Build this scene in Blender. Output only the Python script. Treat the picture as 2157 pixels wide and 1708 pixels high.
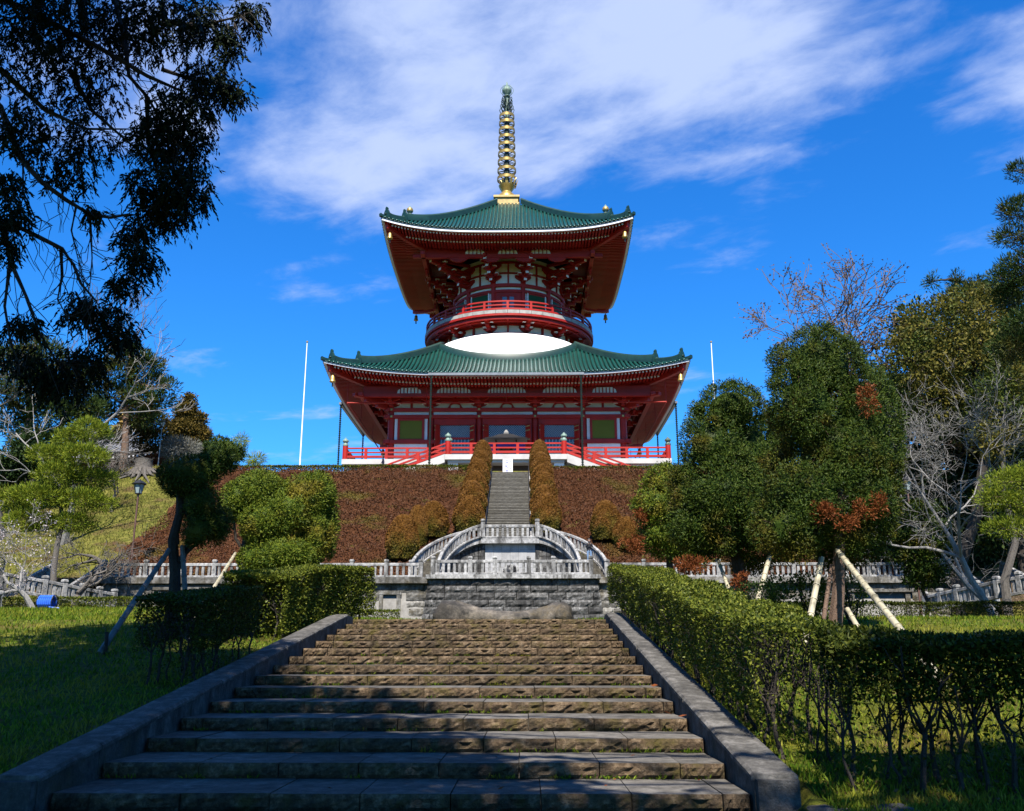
import bpy, bmesh, math, random
import numpy as np
from math import sin, cos, pi, radians, sqrt, atan2, exp
from mathutils import Vector, Matrix
for _o in list(bpy.data.objects): bpy.data.objects.remove(_o)
SC = bpy.context.scene
COL = SC.collection
random.seed(7)
RNG = np.random.default_rng(11)

# ------------------------------------------------------------------ camera
EYE = 1.335; PITCH = radians(15.1); YAW = .013; FPX = 1984.5
cam = bpy.data.cameras.new("camera"); cam.sensor_width = 36; cam.lens = 33.12
cam.clip_start = .1; cam.clip_end = 9000
camo = bpy.data.objects.new("camera", cam); COL.objects.link(camo)
camo.location = (0, 0, EYE); camo.rotation_euler = (pi/2 + PITCH, 0, YAW)
SC.camera = camo

# ------------------------------------------------------------------ light and sky
SUN_EL = radians(54)
w = bpy.data.worlds.new("World"); SC.world = w; w.use_nodes = True
nt = w.node_tree; N = nt.nodes; L = nt.links; N.clear()
wout = N.new('ShaderNodeOutputWorld'); bg = N.new('ShaderNodeBackground'); bg.inputs[1].default_value = .05
sky = N.new('ShaderNodeTexSky'); sky.sky_type = 'NISHITA'; sky.sun_disc = False
sky.sun_elevation = SUN_EL; sky.sun_rotation = pi
sky.air_density = 1.0; sky.dust_density = .3; sky.ozone_density = 3.0
hs = N.new('ShaderNodeHueSaturation'); hs.inputs['Saturation'].default_value = 1.32; hs.inputs['Value'].default_value = 1.75
L.new(sky.outputs[0], hs.inputs['Color'])
tc = N.new('ShaderNodeTexCoord'); sp = N.new('ShaderNodeSeparateXYZ'); L.new(tc.outputs['Generated'], sp.inputs[0])
def wm(op, a, b=None, c=None, clamp=False):
    n = N.new('ShaderNodeMath'); n.operation = op; n.use_clamp = clamp
    for i, q in enumerate((a, b, c)):
        if q is None: continue
        if isinstance(q, (int, float)): n.inputs[i].default_value = q
        else: L.new(q, n.inputs[i])
    return n.outputs[0]
zc = wm('MAXIMUM', sp.outputs[2], .06)
cu = wm('DIVIDE', sp.outputs[0], zc); cv = wm('DIVIDE', sp.outputs[1], zc)
# high cloud sheet: streaks rotated in the plane of the cloud layer
def cnoise(scale, su, sv, rot, off, detail, rough):
    cb = N.new('ShaderNodeCombineXYZ'); L.new(cu, cb.inputs[0]); L.new(cv, cb.inputs[1]); cb.inputs[2].default_value = off
    mp = N.new('ShaderNodeMapping'); mp.vector_type = 'TEXTURE'; mp.inputs['Rotation'].default_value = (0, 0, rot); mp.inputs['Scale'].default_value = (su, sv, 1)
    L.new(cb.outputs[0], mp.inputs[0])
    t = N.new('ShaderNodeTexNoise'); t.inputs['Scale'].default_value = scale; t.inputs['Detail'].default_value = detail
    t.inputs['Roughness'].default_value = rough; t.inputs['Distortion'].default_value = .25
    L.new(mp.outputs[0], t.inputs['Vector']); return t.outputs['Fac']
n1 = cnoise(2.4, 1.7, 1.0, radians(-34), 3.7, 4, .5)
n2 = cnoise(6.0, 1.35, 1.0, radians(-40), 8.1, 10, .62)
# a cloud bank lies over the front of the sky, its far edge runs out towards the horizon
def band(u0, v0, ru, rv, rot=0.):
    c, s_ = cos(rot), sin(rot); du = wm('SUBTRACT', cu, u0); dv = wm('SUBTRACT', cv, v0)
    a = wm('DIVIDE', wm('ADD', wm('MULTIPLY', du, c), wm('MULTIPLY', dv, s_)), ru); b = wm('DIVIDE', wm('SUBTRACT', wm('MULTIPLY', dv, c), wm('MULTIPLY', du, s_)), rv)
    return wm('SUBTRACT', 1.0, wm('SQRT', wm('ADD', wm('MULTIPLY', a, a), wm('MULTIPLY', b, b))), None, True)
bk = wm('ADD', wm('ADD', band(-.36, 1.55, .62, .56, radians(-15)), band(.2, 1.42, .56, .52, radians(-20))), wm('MULTIPLY', band(1.06, 1.45, .32, .5), .7))
bk = wm('MULTIPLY', wm('MINIMUM', bk, .55), .85)
cs = wm('ADD', wm('ADD', wm('MULTIPLY', n1, 1.3), wm('MULTIPLY', n2, .7)), bk)
mr = N.new('ShaderNodeMapRange'); mr.interpolation_type = 'SMOOTHSTEP'; L.new(cs, mr.inputs[0])
mr.inputs[1].default_value = 1.1; mr.inputs[2].default_value = 1.6
cf = wm('MULTIPLY', mr.outputs[0], .9)
mix = N.new('ShaderNodeMix'); mix.data_type = 'RGBA'; L.new(cf, mix.inputs[0])
tint = N.new('ShaderNodeMix'); tint.data_type = 'RGBA'; tint.blend_type = 'MULTIPLY'; tint.inputs[0].default_value = 1
L.new(hs.outputs[0], tint.inputs[6]); tint.inputs[7].default_value = (.31, .71, 1.0, 1)      # deep clear spring sky
L.new(tint.outputs[2], mix.inputs[6])
mix.inputs[7].default_value = (4.4, 5.3, 7.7, 1)
L.new(mix.outputs[2], bg.inputs[0]); L.new(bg.outputs[0], wout.inputs[0])
sl = bpy.data.lights.new("sun", 'SUN'); sl.energy = 5.0; sl.angle = radians(.53); sl.color = (1, .93, .82)
so = bpy.data.objects.new("sun", sl); COL.objects.link(so)
so.rotation_euler = (pi/2 - SUN_EL, 0, 0); so.location = (0, -30, 60)
vs = SC.view_settings; vs.view_transform = 'Standard'; vs.look = 'None'; vs.exposure = 1.5; vs.gamma = 1; vs.use_curve_mapping = False
SC.render.engine = 'CYCLES'
SC.cycles.caustics_reflective = False; SC.cycles.caustics_refractive = False
SC.cycles.max_bounces = 6; SC.cycles.diffuse_bounces = 2; SC.cycles.transparent_max_bounces = 4; SC.cycles.transmission_bounces = 3

# ------------------------------------------------------------------ helpers
def at(px, py, Y):
    """world point at depth Y that stands where the 2157 px wide photograph shows (px, py)"""
    a = (px - 1078.5)/FPX; b = (854 - py)/FPX
    fy = cos(PITCH) - b*sin(PITCH); z = sin(PITCH) + b*cos(PITCH)
    X = a*cos(YAW) - fy*sin(YAW); yy = a*sin(YAW) + fy*cos(YAW); k = Y/yy
    return Vector((X*k, Y, EYE + z*k))
ORI = {}
def tag(o, label=None, cat=None, group=None, kind=None):
    if label: o["label"] = label
    if cat: o["category"] = cat
    if group: o["group"] = group
    if kind: o["kind"] = kind
    return o
def thing(name, loc, label, cat, group=None):
    o = bpy.data.objects.new(name, None); o.empty_display_size = .3; COL.objects.link(o); o.location = loc
    ORI[o.name] = Vector(loc); return tag(o, label, cat, group)
def origin(p):
    return ORI.get(p.name, Vector((0, 0, 0))) if p is not None else Vector((0, 0, 0))
def link(name, me, parent=None, loc=None):
    o = bpy.data.objects.new(name, me); COL.objects.link(o)
    if parent is not None:
        o.parent = parent; ORI[o.name] = origin(parent)
    if loc is not None: o.location = Vector(loc) - origin(parent)
    return o
def copy_thing(root, loc, label, rotz=0, scale=1):
    r = root.copy(); COL.objects.link(r); r.location = loc; r.rotation_euler = (0, 0, rotz)
    r.scale = (scale,)*3 if isinstance(scale, (int, float)) else scale
    r["label"] = label
    for ch in list(root.children):
        c = ch.copy(); COL.objects.link(c); c.parent = r
        for g in list(ch.children):
            e = g.copy(); COL.objects.link(e); e.parent = c
    return r
class MB:
    """collects shapes in world space; build() links them as ONE mesh object"""
    def __init__(s, T=None): s.v = []; s.f = []; s.m = []; s.T = T
    def pts(s, P):
        b = len(s.v)
        if s.T: P = [s.T(p) for p in P]
        s.v.extend([(p[0], p[1], p[2]) for p in P]); return b
    def face(s, ids, mi=0): s.f.append(tuple(ids)); s.m.append(mi)
    def hexa(s, P, mi=0, top=None, front=None):
        b = s.pts(P)
        Q = [(0,3,2,1),(4,5,6,7),(0,1,5,4),(1,2,6,5),(2,3,7,6),(3,0,4,7)]
        for i, q in enumerate(Q):
            m = mi
            if i == 1 and top is not None: m = top
            if i == 2 and front is not None: m = front
            s.face([b+j for j in q], m)
        return s
    def box(s, x0, x1, y0, y1, z0, z1, mi=0, top=None, front=None):
        return s.hexa([(x0,y0,z0),(x1,y0,z0),(x1,y1,z0),(x0,y1,z0),(x0,y0,z1),(x1,y0,z1),(x1,y1,z1),(x0,y1,z1)], mi, top, front)
    def cbox(s, c, sx, sy, sz, rz=0, mi=0):
        P = []
        for z in (-1, 1):
            for x, y in ((-1,-1),(1,-1),(1,1),(-1,1)):
                X = x*sx/2; Y = y*sy/2
                P.append((c[0]+X*cos(rz)-Y*sin(rz), c[1]+X*sin(rz)+Y*cos(rz), c[2]+z*sz/2))
        return s.hexa(P, mi)
    def beam(s, a, b, wd, ht, mi=0):
        """box from a to b, upright section; a, b on its centre line"""
        a = Vector(a); b = Vector(b); d = b-a; h = Vector((d.x, d.y, 0))
        n = Vector((1, 0, 0)) if h.length < 1e-6 else Vector((-h.y, h.x, 0)).normalized()
        if h.length < 1e-6: u = Vector((0, 1, 0))
        else: u = d.cross(n).normalized(); u = -u if u.z < 0 else u
        P = []
        for q in (a, b):
            pass
        for uu in (-1, 1):
            P += [a-n*wd/2+u*uu*ht/2, b-n*wd/2+u*uu*ht/2, b+n*wd/2+u*uu*ht/2, a+n*wd/2+u*uu*ht/2]
        return s.hexa(P, mi)
    def tube(s, P, R, n=6, mi=0, cap=True):
        P = [Vector(p) for p in P]
        if isinstance(R, (int, float)): R = [R]*len(P)
        up = Vector((0, 0, 1)); rings = []
        for i, p in enumerate(P):
            d = (P[min(i+1, len(P)-1)] - P[max(i-1, 0)])
            d = d.normalized() if d.length > 1e-9 else up
            a = d.cross(Vector((1, 0, 0)) if abs(d.z) > .9 else up).normalized(); b2 = d.cross(a)
            rings.append(s.pts([p + (a*cos(2*pi*k/n) + b2*sin(2*pi*k/n))*R[i] for k in range(n)]))
        for i in range(len(P)-1):
            for k in range(n):
                s.face((rings[i]+k, rings[i]+(k+1)%n, rings[i+1]+(k+1)%n, rings[i+1]+k), mi)
        if cap:
            s.face([rings[0]+k for k in range(n)][::-1], mi); s.face([rings[-1]+k for k in range(n)], mi)
        return s
    def lathe(s, prof, c, n=16, mi=0, sx=1, sy=1):
        rs = []
        for r, z in prof:
            rs.append(s.pts([(c[0]+r*sx*cos(2*pi*k/n), c[1]+r*sy*sin(2*pi*k/n), c[2]+z) for k in range(n)]))
        for i in range(len(prof)-1):
            for k in range(n):
                s.face((rs[i]+k, rs[i]+(k+1)%n, rs[i+1]+(k+1)%n, rs[i+1]+k), mi)
        s.face([rs[0]+k for k in range(n)][::-1], mi); s.face([rs[-1]+k for k in range(n)], mi)
        return s
    def grid(s, F, nu, nv, mi=0):
        b = s.pts([F(i/nu, j/nv) for j in range(nv+1) for i in range(nu+1)])
        for j in range(nv):
            for i in range(nu):
                a = b+j*(nu+1)+i; s.face((a, a+1, a+nu+2, a+nu+1), mi)
        return s
    def sweep(s, secs, mi=0, cap=True, closed=True):
        """secs: list of equal-length point rings"""
        n = len(secs[0]); rs = [s.pts(q) for q in secs]
        for i in range(len(secs)-1):
            for k in range(n if closed else n-1):
                s.face((rs[i]+k, rs[i]+(k+1)%n, rs[i+1]+(k+1)%n, rs[i+1]+k), mi)
        if cap and closed:
            s.face([rs[0]+k for k in range(n)][::-1], mi); s.face([rs[-1]+k for k in range(n)], mi)
        return s
    def poly(s, P2, fr, bk, mi=0):
        """extrude a polygon: fr, bk map (u, v) to 3-D"""
        n = len(P2); a = s.pts([fr(*p) for p in P2]); b = s.pts([bk(*p) for p in P2])
        s.face([a+k for k in range(n)], mi); s.face([b+k for k in range(n)][::-1], mi)
        for k in range(n): s.face((a+k, b+k, b+(k+1)%n, a+(k+1)%n), mi)
        return s
    def mesh(s, name, mats, o=Vector((0,0,0)), smooth=False):
        me = bpy.data.meshes.new(name)
        me.from_pydata([(x-o[0], y-o[1], z-o[2]) for x, y, z in s.v], [], s.f)
        if not isinstance(mats, (list, tuple)): mats = [mats]
        for m in mats: me.materials.append(m)
        if len(mats) > 1: me.polygons.foreach_set('material_index', s.m)
        bm = bmesh.new(); bm.from_mesh(me); bmesh.ops.recalc_face_normals(bm, faces=bm.faces); bm.to_mesh(me); bm.free()
        if smooth:
            me.polygons.foreach_set('use_smooth', [True]*len(me.polygons))
            if smooth != 'all': me.set_sharp_from_angle(angle=radians(40))
        me.update(); return me
    def build(s, name, mats, parent=None, smooth=False):
        return link(name, s.mesh(name, mats, origin(parent), smooth), parent)
def leaf_mesh(name, P, D, ln, wd, mats, mi=None, o=Vector((0,0,0)), nrm=None, jit=.55):
    """one diamond face for each point; D = pointing direction"""
    n = len(P); P = np.asarray(P, float) - np.array(o)[None]; D = np.asarray(D, float)
    D = D/(np.linalg.norm(D, axis=1, keepdims=True)+1e-9)
    if nrm is None: Q = RNG.normal(size=(n, 3))
    else:
        Q = np.asarray(nrm, float)+RNG.normal(0, jit, (n, 3)); Q /= np.linalg.norm(Q, axis=1, keepdims=True)+1e-9
        D = D-Q*(D*Q).sum(1, keepdims=True)*.75; D /= np.linalg.norm(D, axis=1, keepdims=True)+1e-9
    S = np.cross(D, Q); S /= (np.linalg.norm(S, axis=1, keepdims=True)+1e-9)
    ln = np.broadcast_to(ln, (n,))[:, None]; wd = np.broadcast_to(wd, (n,))[:, None]
    V = np.stack([P, P+D*ln*.45+S*wd*.5, P+D*ln, P+D*ln*.45-S*wd*.5], 1).reshape(-1, 3)
    me = bpy.data.meshes.new(name)
    me.vertices.add(4*n); me.vertices.foreach_set('co', V.ravel())
    me.loops.add(4*n); me.loops.foreach_set('vertex_index', np.arange(4*n, dtype=np.int32))
    me.polygons.add(n); me.polygons.foreach_set('loop_start', np.arange(0, 4*n, 4, dtype=np.int32))
    if not isinstance(mats, (list, tuple)): mats = [mats]
    for m in mats: me.materials.append(m)
    if mi is not None: me.polygons.foreach_set('material_index', np.asarray(mi, dtype=np.int32))
    me.update(calc_edges=True); return me
def leaves(name, P, D, ln, wd, mats, parent=None, mi=None, nrm=None, jit=.55):
    return link(name, leaf_mesh(name, P, D, ln, wd, mats, mi, origin(parent), nrm, jit), parent)
def rdir(n):
    d = RNG.normal(size=(n, 3)); return d/np.linalg.norm(d, axis=1, keepdims=True)

# ------------------------------------------------------------------ materials
def newmat(name):
    m = bpy.data.materials.new(name); m.use_nodes = True; nt = m.node_tree
    return m, nt, nt.nodes, nt.links, nt.nodes['Principled BSDF']
def ramp(N, cols, pos=None):
    r = N.new('ShaderNodeValToRGB'); e = r.color_ramp.elements
    pos = pos or [i/(len(cols)-1) for i in range(len(cols))]
    while len(e) < len(cols): e.new(.5)
    for i, c in enumerate(cols): e[i].position = pos[i]; e[i].color = (*c, 1)
    return r
def noise(N, L, vec, scale, detail=5, rough=.55):
    t = N.new('ShaderNodeTexNoise'); t.inputs['Scale'].default_value = scale; t.inputs['Detail'].default_value = detail
    t.inputs['Roughness'].default_value = rough
    if vec is not None: L.new(vec, t.inputs['Vector'])
    return t.outputs['Fac']
def coords(N, L, scale=(1, 1, 1), world=True):
    if world: g = N.new('ShaderNodeNewGeometry').outputs['Position']
    else: g = N.new('ShaderNodeTexCoord').outputs['Object']
    if scale == (1, 1, 1): return g
    mp = N.new('ShaderNodeMapping'); mp.inputs['Scale'].default_value = scale; L.new(g, mp.inputs[0]); return mp.outputs[0]
def mixc(N, L, fac, a, b, mode='MIX'):
    x = N.new('ShaderNodeMix'); x.data_type = 'RGBA'; x.blend_type = mode
    for i, q in ((0, fac), (6, a), (7, b)):
        if isinstance(q, (int, float)): x.inputs[i].default_value = q
        elif isinstance(q, tuple): x.inputs[i].default_value = (*q, 1)
        else: L.new(q, x.inputs[i])
    return x.outputs[2]
KA = .68     # common albedo level
def paint(name, col, rough=.45, var=.18, scale=1.2, spec=.4, metal=0, fine=25, bump=0.0):
    """painted or plain surface with slight weathering"""
    m, nt, N, L, b = newmat(name); col = tuple(c*(KA if max(col) < .6 else .85) for c in col)
    v = coords(N, L)
    d = tuple(c*(1-var*1.6) for c in col); h = tuple(min(1, c*(1+var)) for c in col)
    r = ramp(N, [d, col, h], [.25, .5, .8]); L.new(noise(N, L, v, scale, 6, .65), r.inputs[0])
    L.new(r.outputs[0], b.inputs['Base Color']); b.inputs['Roughness'].default_value = rough; b.inputs['Metallic'].default_value = metal
    b.inputs['Specular IOR Level'].default_value = spec
    if bump:
        bp = N.new('ShaderNodeBump'); bp.inputs['Strength'].default_value = bump; bp.inputs['Distance'].default_value = .03
        L.new(noise(N, L, v, fine, 4), bp.inputs['Height']); L.new(bp.outputs[0], b.inputs['Normal'])
    return m
def stone(name, cols, stain=(.03,.03,.028), stain_amt=.5, scale=2.2, streak=True, moss=None, bump=.5, fine=18, rough=.85, thr=(.48,.66), obj_var=.35):
    m, nt, N, L, b = newmat(name); cols = [tuple(c*KA for c in q) for q in cols]; moss = tuple(c*KA for c in moss) if moss else None
    v = coords(N, L)
    r = ramp(N, cols, [.33, .5, .66] if len(cols) == 3 else None); L.new(noise(N, L, v, scale*3, 10, .75), r.inputs[0]); c = r.outputs[0]
    oi = N.new('ShaderNodeObjectInfo')
    mr = N.new('ShaderNodeMapRange'); L.new(oi.outputs['Random'], mr.inputs[0]); mr.inputs[3].default_value = 1-obj_var; mr.inputs[4].default_value = 1+obj_var*.35
    cc = N.new('ShaderNodeCombineColor')
    for i in range(3): L.new(mr.outputs[0], cc.inputs[i])
    c = mixc(N, L, 1.0, c, cc.outputs[0], 'MULTIPLY')
    if moss:
        q = N.new('ShaderNodeMapRange'); L.new(noise(N, L, v, scale*.9, 7, .7), q.inputs[0]); q.inputs[1].default_value = .5; q.inputs[2].default_value = .68
        c = mixc(N, L, q.outputs[0], c, moss)
    if stain_amt:
        sv = coords(N, L, (1, 1, .22)) if streak else v
        q = N.new('ShaderNodeMapRange'); L.new(noise(N, L, sv, scale, 9, .72), q.inputs[0])
        q.inputs[1].default_value = thr[0]; q.inputs[2].default_value = thr[1]; q.inputs[4].default_value = stain_amt
        c = mixc(N, L, q.outputs[0], c, stain)
    L.new(c, b.inputs['Base Color']); b.inputs['Roughness'].default_value = rough; b.inputs['Specular IOR Level'].default_value = .25
    bp = N.new('ShaderNodeBump'); bp.inputs['Strength'].default_value = bump; bp.inputs['Distance'].default_value = .04
    L.new(noise(N, L, v, fine, 8, .7), bp.inputs['Height']); L.new(bp.outputs[0], b.inputs['Normal'])
    return m
def leafmat(name, cols, trans=.25, patch=None, patch_scale=.8, thr=(.5,.62), rough=.55, pos=None):
    m, nt, N, L, b = newmat(name); cols = [tuple(c*KA for c in q) for q in cols]; patch = [tuple(c*KA for c in q) for q in patch] if patch else None
    g = N.new('ShaderNodeNewGeometry')
    r = ramp(N, cols, pos); L.new(g.outputs['Random Per Island'], r.inputs[0]); c = r.outputs[0]
    if patch:
        q = N.new('ShaderNodeMapRange'); L.new(noise(N, L, g.outputs['Position'], patch_scale, 3, .6), q.inputs[0])
        q.inputs[1].default_value = thr[0]; q.inputs[2].default_value = thr[1]
        r2 = ramp(N, patch); L.new(g.outputs['Random Per Island'], r2.inputs[0])
        c = mixc(N, L, q.outputs[0], c, r2.outputs[0])
    L.new(c, b.inputs['Base Color']); b.inputs['Roughness'].default_value = rough; b.inputs['Specular IOR Level'].default_value = .08
    if trans:
        t = N.new('ShaderNodeBsdfTranslucent'); L.new(c, t.inputs[0])
        ms = N.new('ShaderNodeMixShader'); ms.inputs[0].default_value = trans
        L.new(b.outputs[0], ms.inputs[1]); L.new(t.outputs[0], ms.inputs[2])
        L.new(ms.outputs[0], N['Material Output'].inputs[0])
    return m
def bark(name, c1, c2, scale=6):
    return stone(name, [c1, c2, c1], stain=tuple(x*.4 for x in c1), stain_amt=.6, scale=scale*.4, bump=.8, fine=scale*3, obj_var=.1)
M = {}
M['red'] = paint('vermilion_paint', (.37,.014,.007), .5, .2, .5, .25)
M['white'] = paint('white_plaster', (.68,.67,.68), .6, .1, .7)
M['dome'] = paint('white_dome_plaster', (.86,.86,.85), .5, .02, .3)
M['fascia'] = paint('white_fascia', (.66,.66,.72), .5, .08, .5)
M['tile'] = paint('green_glazed_tile', (.006,.066,.054), .3, .35, 1.6, .5)
M['ridge'] = paint('green_ridge_and_valley_shade', (.004,.036,.03), .5, .3, 1.2, .4)  # ridge tiles; on the roof slopes this dark green stands in for valley shade
M['greenglass'] = paint('green_window_slats', (.15,.16,.012), .6, .1, .4, .2)
M['gold'] = paint('gilt_metal', (.45,.3,.085), .38, .3, 1.5, .5, .55)
M['gilt'] = paint('gilt_base_plate', (.5,.36,.13), .55, .25, 1.5, .3, 0)
M['bronze'] = paint('dark_patina_bronze', (.035,.06,.05), .5, .3, 2, .4, .4)
M['verdigris'] = paint('verdigris_cap', (.16,.24,.2), .55, .25, 4)
M['concrete'] = paint('pale_platform_stone', (.5,.48,.46), .7, .14, .9, .2, bump=.15)
M['brown'] = paint('brown_recess_shade', (.055,.03,.022), .7, .1, .5)  # brown tone carries the shade of the entrance interior
M['dark'] = paint('dark_metal', (.012,.012,.014), .5, .1, 1)
M['gutter'] = paint('grey_gutter_metal', (.22,.23,.24), .4, .2, 1.5, .5, .5)
M['greydoor'] = paint('grey_stone_door', (.12,.12,.125), .8, .3, 1.5)
M['lattice'] = paint('grey_lattice', (.33,.38,.46), .5, .1, 1)
M['darkglass'] = paint('dark_interior_glass', (.02,.03,.045), .12, .2, .4, .6)
M['glassblue'] = paint('pale_door_glass', (.09,.15,.19), .1, .2, .4, .6)
M['purple'] = paint('purple_curtain', (.06,.02,.2), .8, .2, 1)
M['granite'] = stone('weathered_granite', [(.13,.13,.128),(.32,.317,.313),(.52,.515,.51)], stain=(.025,.024,.022), stain_amt=.85, scale=1.5, thr=(.5,.6))
M['granite_dk'] = stone('stained_wall_stone', [(.025,.025,.024),(.095,.093,.09),(.26,.255,.25)], stain=(.012,.012,.012), stain_amt=.85, scale=1.3, thr=(.49,.6), bump=1.2, fine=7, obj_var=.5)
M['granite_lt'] = stone('pale_wall_stone', [(.06,.055,.045),(.17,.163,.15),(.33,.32,.31)], stain=(.02,.019,.015), stain_amt=.8, scale=1.2, moss=(.075,.06,.03), bump=1, fine=6, obj_var=.4, thr=(.5,.62))
M['tread'] = stone('grey_tread_stone', [(.05,.046,.04),(.125,.115,.102),(.22,.205,.186)], stain=(.022,.02,.017), stain_amt=.7, scale=1.8, streak=False, bump=.45, fine=30, obj_var=.3)
M['riser'] = stone('rough_riser_stone', [(.034,.021,.011),(.13,.085,.046),(.3,.22,.14)], stain=(.012,.01,.006), stain_amt=.75, scale=3.2, streak=False, moss=(.085,.066,.012), bump=1.6, fine=16, obj_var=.3)
M['cheek'] = stone('cheek_wall_stone', [(.03,.029,.027),(.085,.082,.078),(.17,.165,.16)], stain=(.012,.012,.01), stain_amt=.8, scale=1.7, moss=(.06,.05,.025), bump=.7, fine=22, obj_var=.25)
M['cheektop'] = stone('cheek_coping_stone', [(.035,.033,.03),(.1,.095,.088),(.22,.21,.2)], stain=(.018,.017,.014), stain_amt=.75, scale=1.8, streak=False, bump=.6, fine=26, obj_var=.2)
M['marble'] = stone('pale_marble_panel', [(.26,.26,.27),(.36,.36,.365),(.44,.44,.44)], stain=(.15,.15,.15), stain_amt=.4, scale=.9, bump=.1, obj_var=.15)
M['boulder'] = stone('boulder_stone', [(.02,.019,.018),(.1,.088,.074),(.24,.205,.165)], stain=(.012,.011,.01), stain_amt=.85, scale=.45, streak=False, moss=(.1,.068,.016), bump=1.4, fine=4, obj_var=0, thr=(.49,.58))
M['nosing'] = stone('worn_nosing_stone', [(.1,.094,.08),(.17,.16,.14),(.24,.23,.205)], stain=(.04,.036,.028), stain_amt=.5, scale=1.2, bump=.2, obj_var=.3)
M['stairup'] = stone('upper_step_stone', [(.035,.03,.022),(.1,.09,.07),(.17,.16,.135)], stain=(.02,.018,.012), stain_amt=.6, scale=1.5, bump=.3, obj_var=.35)
M['core'] = paint('stair_core_stone', (.035,.03,.024), .9, .3, 3)
M['soil'] = paint('dark_soil', (.03,.022,.014), .95, .4, 3)
M['bamboo'] = paint('dry_bamboo', (.4,.36,.25), .5, .45, 3)
M['bamboo_gr'] = paint('grey_bamboo', (.12,.112,.1), .6, .35, 3)  # darker grey tone for the two props of the dark topiary
M['bark_dk'] = bark('dark_bark', (.022,.017,.014), (.05,.04,.032))
M['bark_gr'] = bark('grey_bark', (.06,.052,.045), (.14,.125,.11))
M['bark_red'] = bark('reddish_pine_bark', (.09,.05,.032), (.19,.125,.09))
M['bark_pale'] = bark('pale_bare_twig', (.15,.14,.13), (.28,.268,.255))
M['bark_brown'] = bark('brown_twig', (.07,.045,.03), (.15,.105,.075))
# ------------------------------------------------------------------ the setting: ground
SXC = -1.157; SW = 3.2; SY1 = 9.208; ST = 1.098; SR = .1555; NST = 15
def sstep(a, b, x):
    t = min(1, max(0, (x-a)/(b-a))); return t*t*(3-2*t)
def front_z(x, y):
    if y < 8.2: return 0
    if y < 24.6: return .1416*(y-8.2)
    s = .062 + (.036-.062)*sstep(-18, -11, x)
    return 2.322 + s*(y-24.6)
def in_horseshoe(x, y, g=0.):
    q = max(-2.93-x, x-.93, 0.)
    return 61 < y and (q/(4.6+g))**2+(max(0, y-62.4)/(6.4+g))**2 < 1
def hill_z(x, y):
    if y < 63.6 or in_horseshoe(x, y): return 6.45
    if y < 86: return 6.45 + .527*(y-63.6)
    if y < 95: return 18.25 + .1*(y-86)
    z = 19.15
    if y > 170: z -= 18*sstep(170, 420, y)
    return z
def ground_z(x, y):
    ax = abs(x)
    if ax < 27.4:
        return front_z(x, y) if y < 61.35 else hill_z(x, y)
    t = sstep(50, 66, y)
    z = front_z(x, y)*(1-t) + hill_z(x, max(y, 63.6))*t
    b = .35*sin(x*.23+y*.11)+.25*sin(x*.11-y*.31)
    z += b*sstep(28, 34, ax)*(.3+.7*t)
    if ax > 120: z *= 1-.8*sstep(120, 400, ax)
    return z
def in_stairs(x, y): return abs(x-SXC) < SW+.3 and 8.7 < y < 25.5
xs = sorted(set([-4000,-1500,-600,-300,-200,-150,-120,-100,-85] + list(np.arange(-72, -30, 3.)) + [-30,-28.6,-27.6,-27.3,-27] + list(np.arange(-25, -5.5, 1.6)) +
     [-5.6,-5.0,-4.62,-4.58] + [-8.2,-7.8,-7.4,-6.6,-3,-2.2,-1,0,1,1.6] + [2.26,2.30,2.6,3.2,4,4.9,5.3,5.7,6.1] + list(np.arange(4.6, 27, 1.6)) + [27,27.3,27.6,28.6,30] + list(np.arange(32, 74, 3.)) + [85,100,120,150,200,300,600,1500,4000]))
ys = sorted(set([-3000,-800,-200,-60,-25,-10,-3,3,6,8,8.2,8.7,9.2] + list(np.arange(10, 25, 1.)) + [24.6,25.6] + list(np.arange(26.5, 61, 2.)) + [59.9,61.3,61.4,62.4,63.6] + list(np.arange(64.4, 70.1, .7)) + list(np.arange(72, 96, 2.5)) + [86,97,100,110,120,140,170,220,300,420,800,2000,6000]))
mb = MB(); nx = len(xs)
vz = []
for y in ys:
    for x in xs:
        z = ground_z(x, y)
        if in_stairs(x, y): z -= .45
        vz.append((x, y, z))
mb.pts(vz)
for j in range(len(ys)-1):
    for i in range(nx-1):
        a = j*nx+i; x = (xs[i]+xs[i+1])/2; y = (ys[j]+ys[j+1])/2
        mi = 0
        if y > 61.3 and abs(x) < 27.4 and y < 63.7: mi = 1
        elif y > 86 and abs(x) < 40 and y < 170: mi = 1
        elif y > 52: mi = 1 if in_horseshoe(x, y, .4) else 2
        elif y < 8.9 and abs(x-SXC) < 4.4: mi = 3
        mb.face((a, a+1, a+nx+1, a+nx), mi)
def grassmat(name, c1, c2, c3, sc, patch=None):
    m, nt, N, L, b = newmat(name); v = coords(N, L); c1, c2, c3 = [tuple(c*KA for c in q) for q in (c1, c2, c3)]; patch = tuple(c*KA for c in patch)
    r = ramp(N, [c1, c2, c3], [.36, .5, .64]); L.new(noise(N, L, v, sc, 8, .75), r.inputs[0]); c = r.outputs[0]
    if patch:
        q = N.new('ShaderNodeMapRange'); L.new(noise(N, L, v, .35, 5, .6), q.inputs[0]); q.inputs[1].default_value = .52; q.inputs[2].default_value = .66
        c = mixc(N, L, q.outputs[0], c, patch)
    L.new(c, b.inputs['Base Color']); b.inputs['Roughness'].default_value = .9; b.inputs['Specular IOR Level'].default_value = .1
    bp = N.new('ShaderNodeBump'); bp.inputs['Strength'].default_value = 1; bp.inputs['Distance'].default_value = .06
    L.new(noise(N, L, v, 14, 6, .7), bp.inputs['Height']); L.new(bp.outputs[0], b.inputs['Normal']); return m
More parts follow.
